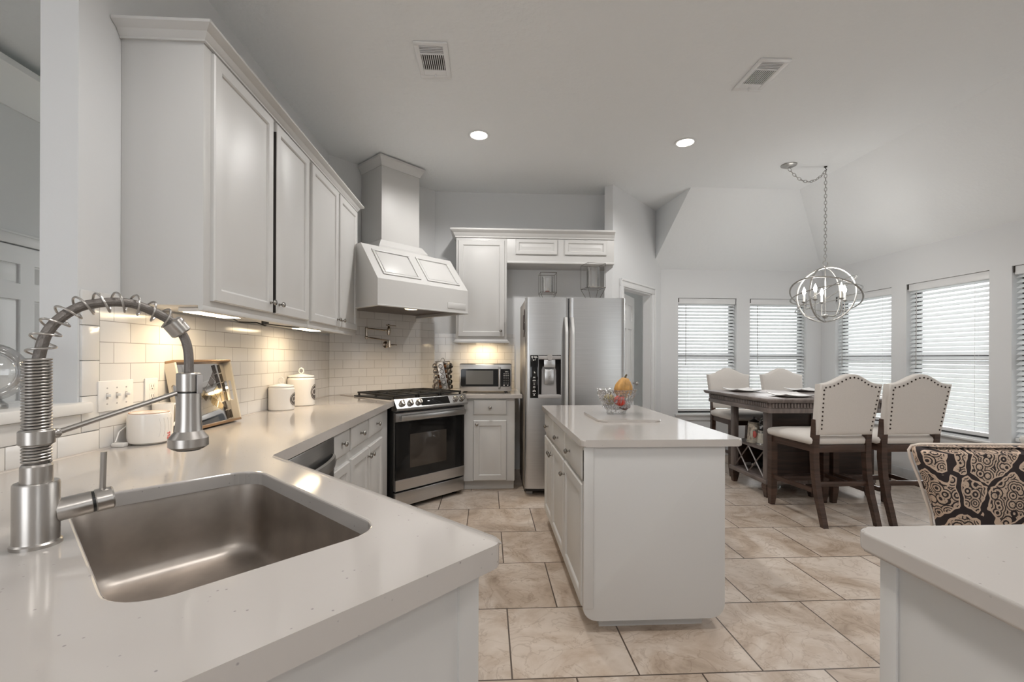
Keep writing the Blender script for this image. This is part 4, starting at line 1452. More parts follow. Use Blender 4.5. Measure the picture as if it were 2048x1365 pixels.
# candle lanterns on top of the fridge
def lantern(loc, rz, w, h_top, h_mid, base, label, waxmat):
    """wire lantern: square top ring, straight posts, tapering to a small square foot; glass cylinder with a candle inside"""
    t = thing('candle_lantern', label, 'lantern', loc, rz, 'candle lanterns on the refrigerator')
    fr = B()
    r = 0.0022
    def sq(hw, z):
        return [Vector((sx * hw, sy * hw, z)) for sx, sy in ((-1, -1), (1, -1), (1, 1), (-1, 1))]
    top, mid, bot = sq(w, h_top), sq(w, h_mid), sq(base, r)
    for i in range(4):
        for ring in (top, mid, bot):
            fr.tube([ring[i], ring[(i + 1) % 4]], r, 6)
        fr.tube([top[i], mid[i]], r * .8, 6)
        fr.tube([mid[i], bot[i]], r, 6)
    fr.obj('wire_frame', 'brass', t)
    g = B()
    gr = w * 0.70
    g.lathe([(gr, h_mid + 0.004), (gr, h_top - 0.03), (gr - 0.003, h_top - 0.03), (gr - 0.003, h_mid + 0.004)], 28)
    g.obj('glass_chimney', 'glass', t)
    B().box(-gr, gr, -gr, gr, h_mid - .001, h_mid + 0.004).obj('candle_plate', 'pewter', t)
    c = B()
    c.lathe([(0, h_mid + .004), (0.022, h_mid + .004), (0.022, h_mid + .02), (0, h_mid + .021)], 18)
    c.obj('candle', waxmat, t)
    B().lathe([(0, h_mid + .02), (0.004, h_mid + .022), (0.006, h_mid + .032), (0, h_mid + .055)], 10).obj('flame_tip', 'candle', t)


lantern((0.570, 4.36, 1.801), 0.0, 0.077, 0.270, 0.085, 0.042, 'smaller clear glass wire candle lantern on the left of the refrigerator top', 'rosewax')
lantern((1.035, 4.46, 1.801), 0.18, 0.092, 0.385, 0.150, 0.030, 'taller clear glass wire candle lantern on the right of the refrigerator top', 'wax')

# ------------------------------------------------------------------ microwave
t = thing('microwave', 'small stainless countertop microwave with black glass door', 'microwave', (-0.278, 4.52, CR), 0.0)
MW, MH, MD = 0.512, 0.286, 0.36
B().box(0, MW, 0.012, MD, 0.016, MH, 0.004).obj('body', 'black', t)
f = B()
for xx in (0.05, MW - 0.05):
    for yy in (0.05, MD - 0.05):
        f.cyl(0.014, 0, 0.017, 12, T(xx, yy, 0))
f.obj('foot', 'black', t)
B().box(0, MW, -0.012, 0.012, 0.016, MH - 0.006, 0.004).obj('front_frame', 'steel_h', t)
dz = [(x, z) for x, z in rrect(0.012, MW - 0.012, 0.062, 0.236, 0.016, 5)]
B().poly(dz, 0, 0.004, mtx=T(0, -0.012, 0) @ R(pi / 2, 'X')).obj('door_glass', 'blackglass', t)
B().box(0.062, 0.330, -0.0168, -0.0155, 0.084, 0.220).obj('mesh_window', 'mwglass', t)
h = B()
h.tube([(0.392, -0.014, 0.040), (0.392, -0.040, 0.060), (0.392, -0.046, 0.145), (0.392, -0.040, 0.232), (0.392, -0.014, 0.252)], 0.0105, 12, flat=(1.1, 0.7))
h.obj('handle', 'steel_h', t)
k = B()
for r_ in range(7):
    for c_ in range(3):
        x = 0.438 + c_ * 0.020
        z = 0.188 - r_ * 0.0165
        k.box(x - (0.006 if r_ < 2 else 0.003), x + (0.006 if r_ < 2 else 0.003), -0.0170, -0.0160, z - 0.0024, z + 0.0024)
k.box(0.432, 0.444, -0.017, -0.016, 0.070, 0.080).box(0.468, 0.480, -0.017, -0.016, 0.071, 0.079)
k.box(0.447, 0.482, -0.017, -0.016, 0.205, 0.209).box(0.450, 0.472, -0.017, -0.016, 0.211, 0.214)
k.obj('keypad', 'labeltext', t)

# ------------------------------------------------------------------ spice rack with jars
srx, sry = -0.465, 4.73
t = thing('spice_rack', 'revolving chrome spice rack holding jars, left of the microwave', 'spice rack', (srx, sry, CR), radians(35.6))
fr = B()
fr.cyl(0.085, 0.0, 0.012, 28, bev=0.003).cyl(0.078, 0.30, 0.312, 28, bev=0.003).cyl(0.012, 0.01, 0.31, 14)
fr.obj('turntable', 'nickel', t)
fr = B()
fr.tube([(0.022 * cos(a_), 0, 0.312 + 0.030 * sin(a_)) for a_ in [pi * i / 12 for i in range(13)]], 0.004, 8)
fr.obj('carry_ring', 'nickel', t)
NS = 6
for i in range(NS):
    a0 = 2 * pi * i / NS
    pl_ = B(R(a0, 'Z') @ T(0, 0, 0.155) @ R(radians(12), 'X') @ T(0, 0, -0.155))
    pl_.box(0.072, 0.076, -0.031, 0.031, 0.016, 0.296, 0.001)
    pl_.obj('jar_panel', 'nickel', t)
jar_proto = None
jg = 'spice jars in the revolving rack'
for i in range(NS):
    a0 = 2 * pi * i / NS
    for k_ in range(5):
        z = 0.045 + k_ * 0.054
        wm = T(srx, sry, CR) @ R(radians(35.6), 'Z') @ R(a0, 'Z') @ T(0.0765, 0, 0.155) @ R(radians(12), 'X') @ T(0, 0, z - 0.155) @ R(pi / 2, 'Y')
        if jar_proto is None:
            j = thing('spice_jar', 'small round spice jar with silver cap lying in the revolving rack', 'jar', (0, 0, 0), 0, jg)
            B().lathe([(0, -0.045), (0.018, -0.045), (0.018, 0.0), (0.016, 0.004), (0, 0.004)], 16).obj('jar_body', 'spice', j)
            B().lathe([(0, 0.003), (0.0215, 0.003), (0.0225, 0.006), (0.0225, 0.016), (0.020, 0.019), (0, 0.019)], 20).obj('cap', 'nickel', j)
            B().lathe([(0.0165, 0.0185), (0.0195, 0.0185), (0.0195, 0.0205), (0.0165, 0.0205), (0.0165, 0.0185)], 20).obj('cap_rim', 'black', j)
            jar_proto = j
        else:
            j = dup(jar_proto, (0, 0, 0))
        j.matrix_world = wm

# ------------------------------------------------------------------ counter-top things on the left
# canisters
def canister(loc, r, h, label, lid_h, text, rz=0.0):
    t = thing('canister', label, 'canister', loc, rz, 'white ceramic canisters')
    B().lathe([(0, 0), (r * .93, 0), (r, 0.006), (r, h * .93), (r * .95, h * .97), (r * .90, h), (0, h)], 40).obj('jar', 'ceramic', t)
    B().lathe([(0, h + lid_h), (r * .25, h + lid_h * .95), (r * .65, h + lid_h * .62), (r * .93, h + 0.012), (r * .96, h + 0.006), (r * .94, h + .001), (0, h + .001)], 40).obj('lid', 'ceramic', t)
    B().tube([(0.0, 0, h + lid_h - .004), (-0.016, 0, h + lid_h + 0.014), (-0.013, 0, h + lid_h + 0.034), (0.0, 0, h + lid_h + 0.042), (0.013, 0, h + lid_h + 0.034), (0.016, 0, h + lid_h + 0.014), (0.0, 0, h + lid_h - .004)], 0.0042, 8).obj('lid_handle', 'ceramic', t)
    # oval label wrapped on the side, facing +x
    b = B()
    lw, lh, zc = r * 0.62, h * 0.29, h * 0.47
    n, mth = 20, 36
    c0 = b.bm.verts.new((r + 0.0012, 0, zc))
    prev = None
    rings = []
    for k_ in range(1, 7):
        f_ = k_ / 6
        rg = []
        for i in range(mth):
            a_ = 2 * pi * i / mth
            ang = lw * f_ * cos(a_) / r
            rg.append(b.bm.verts.new(((r + .0012) * cos(ang), (r + .0012) * sin(ang), zc + lh * f_ * sin(a_))))
        rings.append(rg)
    for i in range(mth):
        b.bm.faces.new((c0, rings[0][i], rings[0][(i + 1) % mth]))
    for p, q in zip(rings, rings[1:]):
        for i in range(mth):
            b.bm.faces.new((p[i], q[i], q[(i + 1) % mth], p[(i + 1) % mth]))
    lb = b.obj('oval_label', 'label', t)
    # lettering wrapped on the label
    cu = bpy.data.curves.new('txt', 'FONT')
    cu.body = text
    cu.size = lh * 1.15
    cu.align_x = 'CENTER'
    cu.align_y = 'CENTER'
    cu.extrude = 0.0004
    to = bpy.data.objects.new('txt', cu)
    COL.objects.link(to)
    dg = bpy.context.evaluated_depsgraph_get()
    me = bpy.data.meshes.new_from_object(to.evaluated_get(dg))
    bpy.data.objects.remove(to)
    for v_ in me.vertices:
        ang = v_.co.x / r
        rr = r + 0.0022 + v_.co.z
        v_.co = Vector((rr * cos(ang), rr * sin(ang), zc + v_.co.y))
    me.materials.clear()
    me.materials.append(M['labeltext'])
    o = bpy.data.objects.new('lettering', me)
    COL.objects.link(o)
    o.parent = lb
    bo_ = B()
    bo_.tube([((r + .002) * cos(lw * .88 * cos(2 * pi * i / 40) / r), (r + .002) * sin(lw * .88 * cos(2 * pi * i / 40) / r), zc + lh * .88 * sin(2 * pi * i / 40)) for i in range(40)], 0.0010, 5, closed=True)
    bo_.obj('label_border', 'labeltext', lb)
    return t


canister((-1.382, 3.135, CT), 0.080, 0.152, 'shorter white canister with a dark oval label, in front of the taller one', 0.024, 'CA', radians(8))
canister((-1.372, 3.435, CT), 0.094, 0.206, 'taller white canister with a dark oval label, nearest the corner', 0.026, 'CA', radians(8))

# mirrored tray leaning on the wall
trl, trw = 0.455, 0.335
t = thing('mirrored_tray', 'rectangular cream tray with a mirrored geometric base, leaning against the tiles', 'tray', (-1.360, 2.145, CT + 0.0095), pi / 2)
t.rotation_euler = (0, 0, pi / 2)
lean = math.atan2(0.060, 0.32)
TM = R(-lean, 'X')           # local: x along the wall, y into the wall, z up; lean back
def trm():
    return TM
dep = 0.048
b = B(trm())
b.box(0.004, trl - 0.004, dep - 0.012, dep, 0.004, trw - 0.004)
b.obj('tray_base', 'cream', t)
for z0 in (0.0, trw - 0.012):
    b = B(trm())
    b.box(0.0, trl, 0.0, dep, z0, z0 + 0.012, 0.002)
    b.obj('long_rim', 'goldedge', t)


def handle_end(x0, nm):
    # end wall with a slot: outline in (y,z) -> prism along x
    outl = [(0, 0.012), (dep, 0.012), (dep, trw - 0.012), (0, trw - 0.012)]
    hc = trw / 2
    slot = [(dep * .50 + 0.0105 * cos(a_), hc + (0.045 if sin(a_) >= 0 else -0.045) + 0.0105 * sin(a_)) for a_ in [2 * pi * (i + .5) / 16 for i in range(16)]]
    mm = trm() @ T(x0, 0, 0) @ Matrix(((0, 0, 1, 0), (1, 0, 0, 0), (0, 1, 0, 0), (0, 0, 0, 1)))
    B().poly(outl, 0, 0.012, hole=slot, mtx=mm).obj(nm, 'cream', t, smooth=False)


handle_end(0.0, 'end_rim')
handle_end(trl - 0.012, 'end_rim')
# mirror pieces on the base: (x,z) polygons
mi = dict(mirror=[], mirror_smoke=[], mirror_gold=[], mirror_black=[])
L_, H_ = trl - 0.024, trw - 0.024
def UV(u, v):
    return (0.012 + u * L_, 0.012 + v * H_)
def strip(p, q, w_, n, mats, gap=0.06):
    p, q = Vector(p), Vector(q)
    d_ = (q - p); nn_ = Vector((-d_.y, d_.x)).normalized() * w_
    for i in range(n):
        a_ = p + d_ * (i / n + gap / n); c_ = p + d_ * ((i + 1) / n - gap / n)
        mi[mats[i % len(mats)]].append([a_, c_, c_ + nn_, a_ + nn_])
mi['mirror'].append([Vector(UV(0, 0)), Vector(UV(1, 0)), Vector(UV(1, 1)), Vector(UV(0, 1))])
strip(UV(0.93, 0.02), UV(0.80, 0.98), 0.030, 6, ['mirror_black', 'mirror_black', 'mirror_gold', 'mirror_black', 'mirror_black', 'mirror_black'])
strip(UV(0.99, 0.02), UV(0.90, 0.98), 0.022, 6, ['mirror_black', 'mirror', 'mirror_gold', 'mirror_black', 'mirror_black', 'mirror_black'])
strip(UV(0.77, 0.88), UV(0.45, 0.45), 0.035, 4, ['mirror_smoke', 'mirror_smoke', 'mirror', 'mirror_smoke'])
strip(UV(0.40, 0.50), UV(0.80, 0.17), 0.035, 4, ['mirror_gold', 'mirror', 'mirror_gold', 'mirror_gold'])
strip(UV(0.78, 0.62), UV(0.56, 0.40), 0.050, 2, ['mirror_gold', 'mirror_gold'])
strip(UV(0.10, 0.02), UV(0.45, 0.35), 0.02, 2, ['mirror_smoke', 'mirror'])
mi['mirror_black'].append([Vector(UV(0.02, 0.02)), Vector(UV(0.16, 0.02)), Vector(UV(0.05, 0.16))])
mi['mirror_gold'].append([Vector(UV(0.0, 0.98)), Vector(UV(0.0, 0.75)), Vector(UV(0.22, 0.55)), Vector(UV(0.26, 0.62))])
for mname, polys in mi.items():
    for pi_, P_ in enumerate(polys):
        b = B(trm())
        lift = 0.0 if (mname == 'mirror' and pi_ == 0) else 0.0012
        b.loft([[(p.x, dep - 0.0125 - lift, p.y) for p in P_], [(p.x, dep - 0.0135 - lift, p.y) for p in P_]])
        b.obj({'mirror': 'clear_mirror', 'mirror_smoke': 'smoked_mirror', 'mirror_gold': 'gold_mirror', 'mirror_black': 'black_mirror'}[mname], mname, t, smooth=False)

# wax warmer with cord and plug
t = thing('wax_warmer', 'white embossed ceramic wax warmer with a terracotta-coloured dish', 'wax warmer', (-1.378, 1.935, CT))
b = B()
b.lathe([(0, 0), (0.052, 0), (0.060, 0.004), (0.070, 0.010), (0.0725, 0.03), (0.0725, 0.108), (0.070, 0.122), (0.064, 0.126), (0.0, 0.126)], 44)
b.obj('body', 'ceramic', t)
b = B()
for k_ in range(5):
    a_ = radians(-30 + 14 * k_)
    b.tube([(0.0728 * cos(a_ + 0.10 * sin(3.0 * q)), 0.0728 * sin(a_ + 0.10 * sin(3.0 * q)), 0.03 + 0.075 * q) for q in [i / 8 for i in range(9)]], 0.0011, 6)
b.obj('embossed_leaves', 'ceramic', t)
b = B(); b.lathe([(0, 0.118), (0.05, 0.118), (0.064, 0.1275), (0.067, 0.1275), (0.067, 0.125), (0, 0.112)], 40); b.obj('wax_dish', 'waxdish', t)
b = B()
for zz in (0.020, 0.030, 0.040):
    for a_ in (0.02, 0.16):
        b.sphere((0.0722 * cos(a_), 0.0722 * sin(a_), zz + 0.01 * a_), 0.0045, 8, sc=(.5, 1, 1))
b.obj('printed_hearts', 'redprint', t)
b = B()
b.tube([(-0.055, -0.03, 0.006), (-0.070, -0.055, 0.005), (-0.066, -0.085, 0.02), (-0.072, -0.060, 0.055), (-0.078, 0.02, 0.09)], 0.0028, 8)
b.box(-0.080, -0.035, -0.090, -0.060, 0.0, 0.016, 0.004)
b.obj('power_cord', 'white', t)
# mug and taupe jar behind it
t = thing('mug', 'white mug with a loop handle, standing behind the wax warmer', 'mug', (-1.418, 2.072, CT), radians(62))
B().lathe([(0, 0), (0.032, 0), (0.036, 0.006), (0.040, 0.15), (0.037, 0.15), (0.033, 0.008), (0, 0.008)], 28).obj('body', 'ceramic', t)
B().tube([(0.037, 0, 0.14), (0.058, 0, 0.142), (0.070, 0, 0.12), (0.068, 0, 0.075), (0.037, 0, 0.045)], 0.0062, 10).obj('handle', 'ceramic', t)

# switch plate and outlet
t = thing('switch_plate', 'white three-toggle switch plate on the tiles behind the faucet', 'light switch', (WX + 0.008, 1.787, 1.050), pi / 2)
B().box(0, 0.168, -0.007, 0.0, 0, 0.117, 0.003).obj('plate', 'white', t)
for xx in (0.038, 0.084, 0.130):
    k_ = B(); k_.box(xx - 0.005, xx + 0.005, -0.0078, -0.005, 0.046, 0.071); k_.obj('toggle_slot', 'greyplastic', t)
    k_ = B(); k_.box(xx - 0.0042, xx + 0.0042, -0.024, -0.006, 0.056, 0.067, 0.002, mtx=None); k_.obj('toggle', 'white', t)
    k_ = B(); k_.cyl(0.003, 0, 0.001, 10, T(xx, -0.0068, 0.089) @ R(pi / 2, 'X')).cyl(0.003, 0, 0.001, 10, T(xx, -0.0068, 0.028) @ R(pi / 2, 'X')); k_.obj('screw', 'greyplastic', t)
t = thing('outlet_plate', 'white duplex outlet plate on the tiles between the switches and the tray', 'outlet', (WX + 0.008, 2.020, 1.050), pi / 2)
B().box(0, 0.075, -0.007, 0.0, 0, 0.117, 0.003).obj('plate', 'white', t)
for zz in (0.038, 0.080):
    r_ = B(); r_.box(0.022, 0.053, -0.0085, -0.005, zz - 0.015, zz + 0.015, 0.003); o = r_.obj('receptacle', 'white', t)
    r_ = B(); r_.box(0.031, 0.033, -0.009, -0.008, zz - 0.001, zz + 0.009).box(0.042, 0.044, -0.009, -0.008, zz - 0.001, zz + 0.009).cyl(0.0025, 0, .0008, 8, T(0.0375, -0.0083, zz - 0.008) @ R(pi / 2, 'X')); r_.obj('slots', 'black', o)

# glass globe on the ledge
t = thing('glass_globe', 'clear glass globe on the pass-through ledge, cut off by the left edge of the photo', 'globe', (-1.555, 1.502, 1.095))
B().sphere((0, 0, 0.115), 0.092, 36).obj('globe', 'glass', t)
B().lathe([(0, 0), (0.045, 0), (0.045, 0.012), (0.03, 0.03), (0.0, 0.03)], 24).obj('foot', 'glass', t)

# under-cabinet lights with their cable
def ucl(loc, L, label, rz=pi / 2):
    t = thing('undercabinet_light', label, 'under-cabinet light', loc, rz, 'under-cabinet lights')
    B().box(0, L, 0, 0.10, 0.002, 0.020, 0.003).obj('housing', 'white', t)
    B().box(0.012, L - 0.012, 0.012, 0.088, 0.0, 0.004, 0.001).obj('lens', 'undercab', t)
    return t


ucl((-1.20, 1.985, UZ0 - 0.021), 0.33, 'lit under-cabinet light nearest the faucet')
ucl((-1.20, 3.060, UZ0 - 0.021), 0.33, 'lit under-cabinet light above the canisters')
ucl((-0.16, 4.93, 1.455 - 0.021), 0.24, 'lit under-cabinet light above the microwave', 0)
cb_ = B()
cb_.tube([(-1.26, 2.318, 1.452), (-1.30, 2.45, 1.443), (-1.27, 2.58, 1.450), (-1.25, 2.63, 1.437), (-1.27, 2.70, 1.450), (-1.25, 2.90, 1.452), (-1.24, 3.058, 1.455)], 0.004, 8)
cb_.box(-1.262, -1.238, 2.610, 2.650, 1.444, 1.469, 0.003)
tag(cb_.obj('light_cable', 'black'), 'dark cable clipped under the left upper cabinets between the two lights', 'cable')

# ------------------------------------------------------------------ island
IT = 0.890
b = B()
b.poly(rrect(0.421, 1.178, 2.040, 3.560, 0.022, 5), 0.857, IT, 0.007)
tag(b.obj('worktop', 'quartz', ang=8), 'white quartz worktop on the kitchen island', 'worktop')
t = thing('island_cabinet', 'white kitchen island with drawers and doors on its left side', 'cabinet', (0, 0, 0))
b = B()
b.box(0.455, 1.095, 2.075, 3.520, 0.095, 0.8565, 0.001)
b.obj('cabinet_box', 'cab', t)
# end panel with rounded lower corners
def end_outline(x0, x1, z0, z1, r):
    pts = []
    for cx_, cz_, a0 in ((x1 - r, z0 + r, -pi / 2), (x0 + r, z0 + r, pi)):
        arc = [(cx_ + r * cos(a0 + (pi / 2) * i / 8), cz_ + r * sin(a0 + (pi / 2) * i / 8)) for i in range(9)]
        pts += arc
    # order: bottom right corner, top right, top left, bottom left corner
    br, bl = pts[:9], pts[9:]
    return br + [(x1, z1), (x0, z1)] + bl
eo = end_outline(0.437, 1.100, 0.060, 0.8565, 0.062)
b = B()
b.poly(eo, 0, 0.018, 0.003, mtx=T(0, 2.075, 0) @ R(pi / 2, 'X'))
b.obj('end_panel', 'cab', t)
b = B(); b.box(0.437, 0.482, 2.050, 2.058, 0.12, 0.8565, 0.002); b.obj('corner_stile', 'cab', t)
B().box(0.525, 1.020, 2.118, 3.45, 0.0, 0.095).obj('toe_kick', 'cab', t)
XI = T(0.455, 3.520, 0) @ R(-pi / 2, 'Z')      # local x runs towards the camera, front faces -x
def ifront(kind, ya, yb, z0, z1, kn, raised):
    bb = B(XI)
    bb.panel(3.520 - yb, 3.520 - ya, z0, z1, raised=raised)
    o = bb.obj(kind, 'cab', t)
    k_ = B(XI @ T(3.520 - kn[0], -0.019, kn[1]) @ R(pi / 2, 'X'))
    k_.lathe([(0, 0), (0.0085, 0), (0.0085, 0.002), (0.0052, 0.004), (0.0045, 0.012), (0.0075, 0.016), (0.0135, 0.020), (0.0150, 0.025), (0.0125, 0.030), (0.006, 0.033), (0, 0.0335)], 18)
    k_.obj('knob', 'knob_metal', o)
ifront('drawer', 2.105, 2.560, 0.698, 0.842, (2.40, 0.768), False)
ifront('drawer', 2.580, 3.030, 0.698, 0.842, (2.81, 0.768), False)
ifront('drawer', 3.050, 3.480, 0.698, 0.842, (3.27, 0.768), False)
ifront('door', 2.105, 2.600, 0.105, 0.672, (2.570, 0.605), True)
ifront('door', 2.620, 3.090, 0.105, 0.672, (3.055, 0.605), True)
ifront('door', 3.105, 3.480, 0.105, 0.672, (3.140, 0.605), True)
B().box(0.4345, 0.4375, 2.0565, 2.064, 0.70, 0.84).obj('hinge_edge', 'hinge', t)

# cutting board and bowl
b = B()
b.poly(rrect(0.640, 1.020, 2.600, 3.050, 0.05, 6), IT, IT + 0.014, 0.004)
tag(b.obj('serving_board', 'quartz', ang=8), 'white rounded slab board under the crystal bowl on the island', 'board')
bx, by, bz = 0.828, 2.90, IT + 0.0145
t = thing('crystal_bowl', 'cut crystal bowl holding gourds on the white board', 'bowl', (bx, by, bz))
b = B()
prof = [(0.0, 0.0), (0.056, 0.0), (0.062, 0.006), (0.060, 0.018), (0.074, 0.035), (0.098, 0.075), (0.114, 0.115), (0.124, 0.152), (0.128, 0.156), (0.124, 0.158), (0.117, 0.150),
        (0.106, 0.115), (0.090, 0.078), (0.066, 0.040), (0.030, 0.026), (0.0, 0.024)]
b.lathe(prof, 60, ribs=30, ribamp=0.035)
b.obj('bowl', 'crystal', t, ang=10)
sc_ = B()
for i in range(22):
    a_ = 2 * pi * i / 22
    for r_, z_ in ((0.083, 0.050), (0.103, 0.088), (0.118, 0.130)):
        aa = a_ + (0.14 if r_ == 0.103 else 0)
        sc_.sphere((r_ * cos(aa), r_ * sin(aa), z_), 0.010, 8, sc=(.7, .7, 1.2))
sc_.obj('cut_facets', 'crystal', t, ang=10)


def gourd(loc, rot, prof, ribs, amp, material, label, stem_h, name='gourd'):
    t = thing(name, label, 'gourd', loc, 0, None, rot)
    B().lathe(prof, 48, ribs=ribs, ribamp=amp).obj('body', material, t, ang=60)
    zt_ = prof[-1][1]
    B().tube([(0, 0, zt_ - .006), (0.003, 0, zt_ + stem_h * .5), (0.010, 0, zt_ + stem_h)], [0.008, 0.006, 0.005], 8).obj('stem', 'stem', t)
    return t


gourd((bx + 0.040, by + 0.010, bz + 0.100), (0.10, 0.10, 0.3), [(0, 0), (0.03, 0.004), (0.052, 0.03), (0.058, 0.055), (0.052, 0.085), (0.036, 0.112), (0.021, 0.130), (0.0, 0.134)], 10, 0.16, 'gourd',
      'tall ribbed yellow-orange gourd rising above the rim of the crystal bowl', 0.020)
gourd((bx - 0.052, by - 0.004, bz + 0.062), (0.2, -0.1, 0.9), [(0, 0), (0.028, 0.003), (0.040, 0.022), (0.038, 0.045), (0.022, 0.062), (0.0, 0.066)], 9, 0.10, 'gourdgreen',
      'small olive-yellow gourd at the left inside the crystal bowl', 0.012)
gourd((bx + 0.004, by - 0.054, bz + 0.060), (0.3, 0.0, 0.0), [(0, 0), (0.022, 0.002), (0.037, 0.018), (0.038, 0.038), (0.026, 0.056), (0.0, 0.060)], 8, 0.05, 'redfruit',
      'bright red pepper-like gourd at the front of the crystal bowl', 0.008)
gourd((bx + 0.030, by - 0.020, bz + 0.030), (0.1, 0.3, 0.0), [(0, 0), (0.022, 0.002), (0.032, 0.015), (0.030, 0.034), (0.018, 0.048), (0.0, 0.051)], 8, 0.08, 'darkred',
      'dark red-brown gourd at the bottom of the crystal bowl', 0.007)

# ------------------------------------------------------------------ counter on the right with the paisley chair behind it
b = B()
rx0, ry1 = 0.766, 0.918
pts = []
cc = 0.03
for i in range(7):
    th = pi - (pi / 2) * i / 6
    pts.append((rx0 + cc + cc * cos(th), ry1 - cc + cc * sin(th)))
pts += [(2.1, ry1), (2.1, -0.6), (rx0, -0.6)]
b.poly(pts, 0.870, CT, 0.006)
tag(b.obj('worktop', 'quartz', ang=8), 'quartz worktop in the lower right corner of the photo', 'worktop')
t = thing('end_cabinet', 'white cabinet under the worktop in the lower right corner', 'cabinet', (0, 0, 0))
B().box(0.802, 2.05, -0.55, 0.885, 0.0, 0.8695, 0.001).obj('cabinet_box', 'cab', t)
B().box(0.796, 0.803, 0.848, 0.8855, 0.0, 0.868, 0.002).obj('corner_stile', 'cab', t)

# -- paisley chair (local: back panel at y=0 facing -y, seat towards +y)
t = thing('upholstered_chair', 'upholstered chair in dark brown and tan paisley cloth behind the right worktop', 'chair', (1.700, 1.425, 0), radians(180 - 4))
b = B()
secs = []
for z, hw, yb in ((0.42, 0.205, 0.03), (0.55, 0.215, 0.015), (0.75, 0.235, 0.0), (0.86, 0.262, -0.012), (0.93, 0.284, -0.02), (0.958, 0.288, -0.024), (0.971, 0.280, -0.02), (0.975, 0.262, -0.006)):
    th = 0.085 if z < 0.965 else 0.04
    o_ = [(x, yb + y + 0.0) for x, y in rrect(-hw, hw, 0.0, th, min(0.03, th / 2 - .002), 4)]
    secs.append([(x, y, z) for x, y in o_])
b.loft(secs)
b.obj('backrest', 'paisley', t, ang=50)
pp = [(-0.203, 0.030, 0.42), (-0.232, 0.002, 0.75), (-0.259, -0.010, 0.86), (-0.281, -0.018, 0.93), (-0.285, -0.020, 0.955), (-0.277, -0.018, 0.970), (-0.255, -0.008, 0.977)]
pp = pp + [(-x, y, z) for x, y, z in pp[::-1]]
B().tube(pp, 0.0045, 8).obj('piping', 'piping', t)
b = B(); b.box(-0.25, 0.25, 0.07, 0.495, 0.34, 0.47, 0.03, 3); b.obj('seat', 'paisley', t, ang=60)
for sx in (-1, 1):
    for yy in (0.10, 0.46):
        B().loft([[(sx * .215 - .014, yy - .014, 0), (sx * .215 + .014, yy - .014, 0), (sx * .215 + .014, yy + .014, 0), (sx * .215 - .014, yy + .014, 0)],
                  [(sx * .215 - .024, yy - .024, .345), (sx * .215 + .024, yy - .024, .345), (sx * .215 + .024, yy + .024, .345), (sx * .215 - .024, yy + .024, .345)]]).obj('leg', 'wood', t)

# ------------------------------------------------------------------ dining table with two pedestals
tx0, tx1, ty0, ty1 = 2.362, 3.700, 3.734, 4.885
TZ = 0.920
t = thing('dining_table', 'dark counter-height dining table with dentil edge and storage pedestals', 'table', ((tx0 + tx1) / 2, (ty0 + ty1) / 2, 0))
ox, oy = (tx0 + tx1) / 2, (ty0 + ty1) / 2
hx, hy = (tx1 - tx0) / 2, (ty1 - ty0) / 2
b = B()
b.box(-hx, hx, -hy, hy, TZ - 0.020, TZ, 0.005)
# moulded edge below the top
def rr_(i):
    return [(-hx + i, -hy + i), (hx - i, -hy + i), (hx - i, hy - i), (-hx + i, hy - i)]
b.loft([[(x, y, TZ - 0.020) for x, y in rr_(0.004)], [(x, y, TZ - 0.030) for x, y in rr_(0.010)], [(x, y, TZ - 0.036) for x, y in rr_(0.026)]])
b.obj('tabletop', 'woodtop', t)
b = B()
ap = 0.046
b.box(-hx + ap, hx - ap, -hy + ap, hy - ap, TZ - 0.125, TZ - 0.036, 0.002)
b.box(-hx + ap - .008, hx - ap + .008, -hy + ap - .008, hy - ap + .008, TZ - 0.125, TZ - 0.085, 0.004)
b.obj('apron', 'woodtop', t)
b = B()
n = 44
for sy in (-1, 1):
    b = B()
    for i in range(n):
        u = -hx + ap + 0.012 + (2 * hx - 2 * ap - 0.024) * (i + .5) / n
        y_ = sy * (hy - ap)
        b.box(u - 0.0085, u + 0.0085, min(y_, y_ + sy * .013), max(y_, y_ + sy * .013), TZ - 0.078, TZ - 0.042, 0.001)
    b.obj('dentil_moulding', 'woodtop', t)
n = 38
for sx in (-1, 1):
    b = B()
    for i in range(n):
        u = -hy + ap + 0.012 + (2 * hy - 2 * ap - 0.024) * (i + .5) / n
        x_ = sx * (hx - ap)
        b.box(min(x_, x_ + sx * .013), max(x_, x_ + sx * .013), u - 0.0085, u + 0.0085, TZ - 0.078, TZ - 0.042, 0.001)
    b.obj('dentil_moulding', 'woodtop', t)

px0, px1, py0, py1 = 2.520 - ox, 2.995 - ox, 4.000 - oy, 4.610 - oy


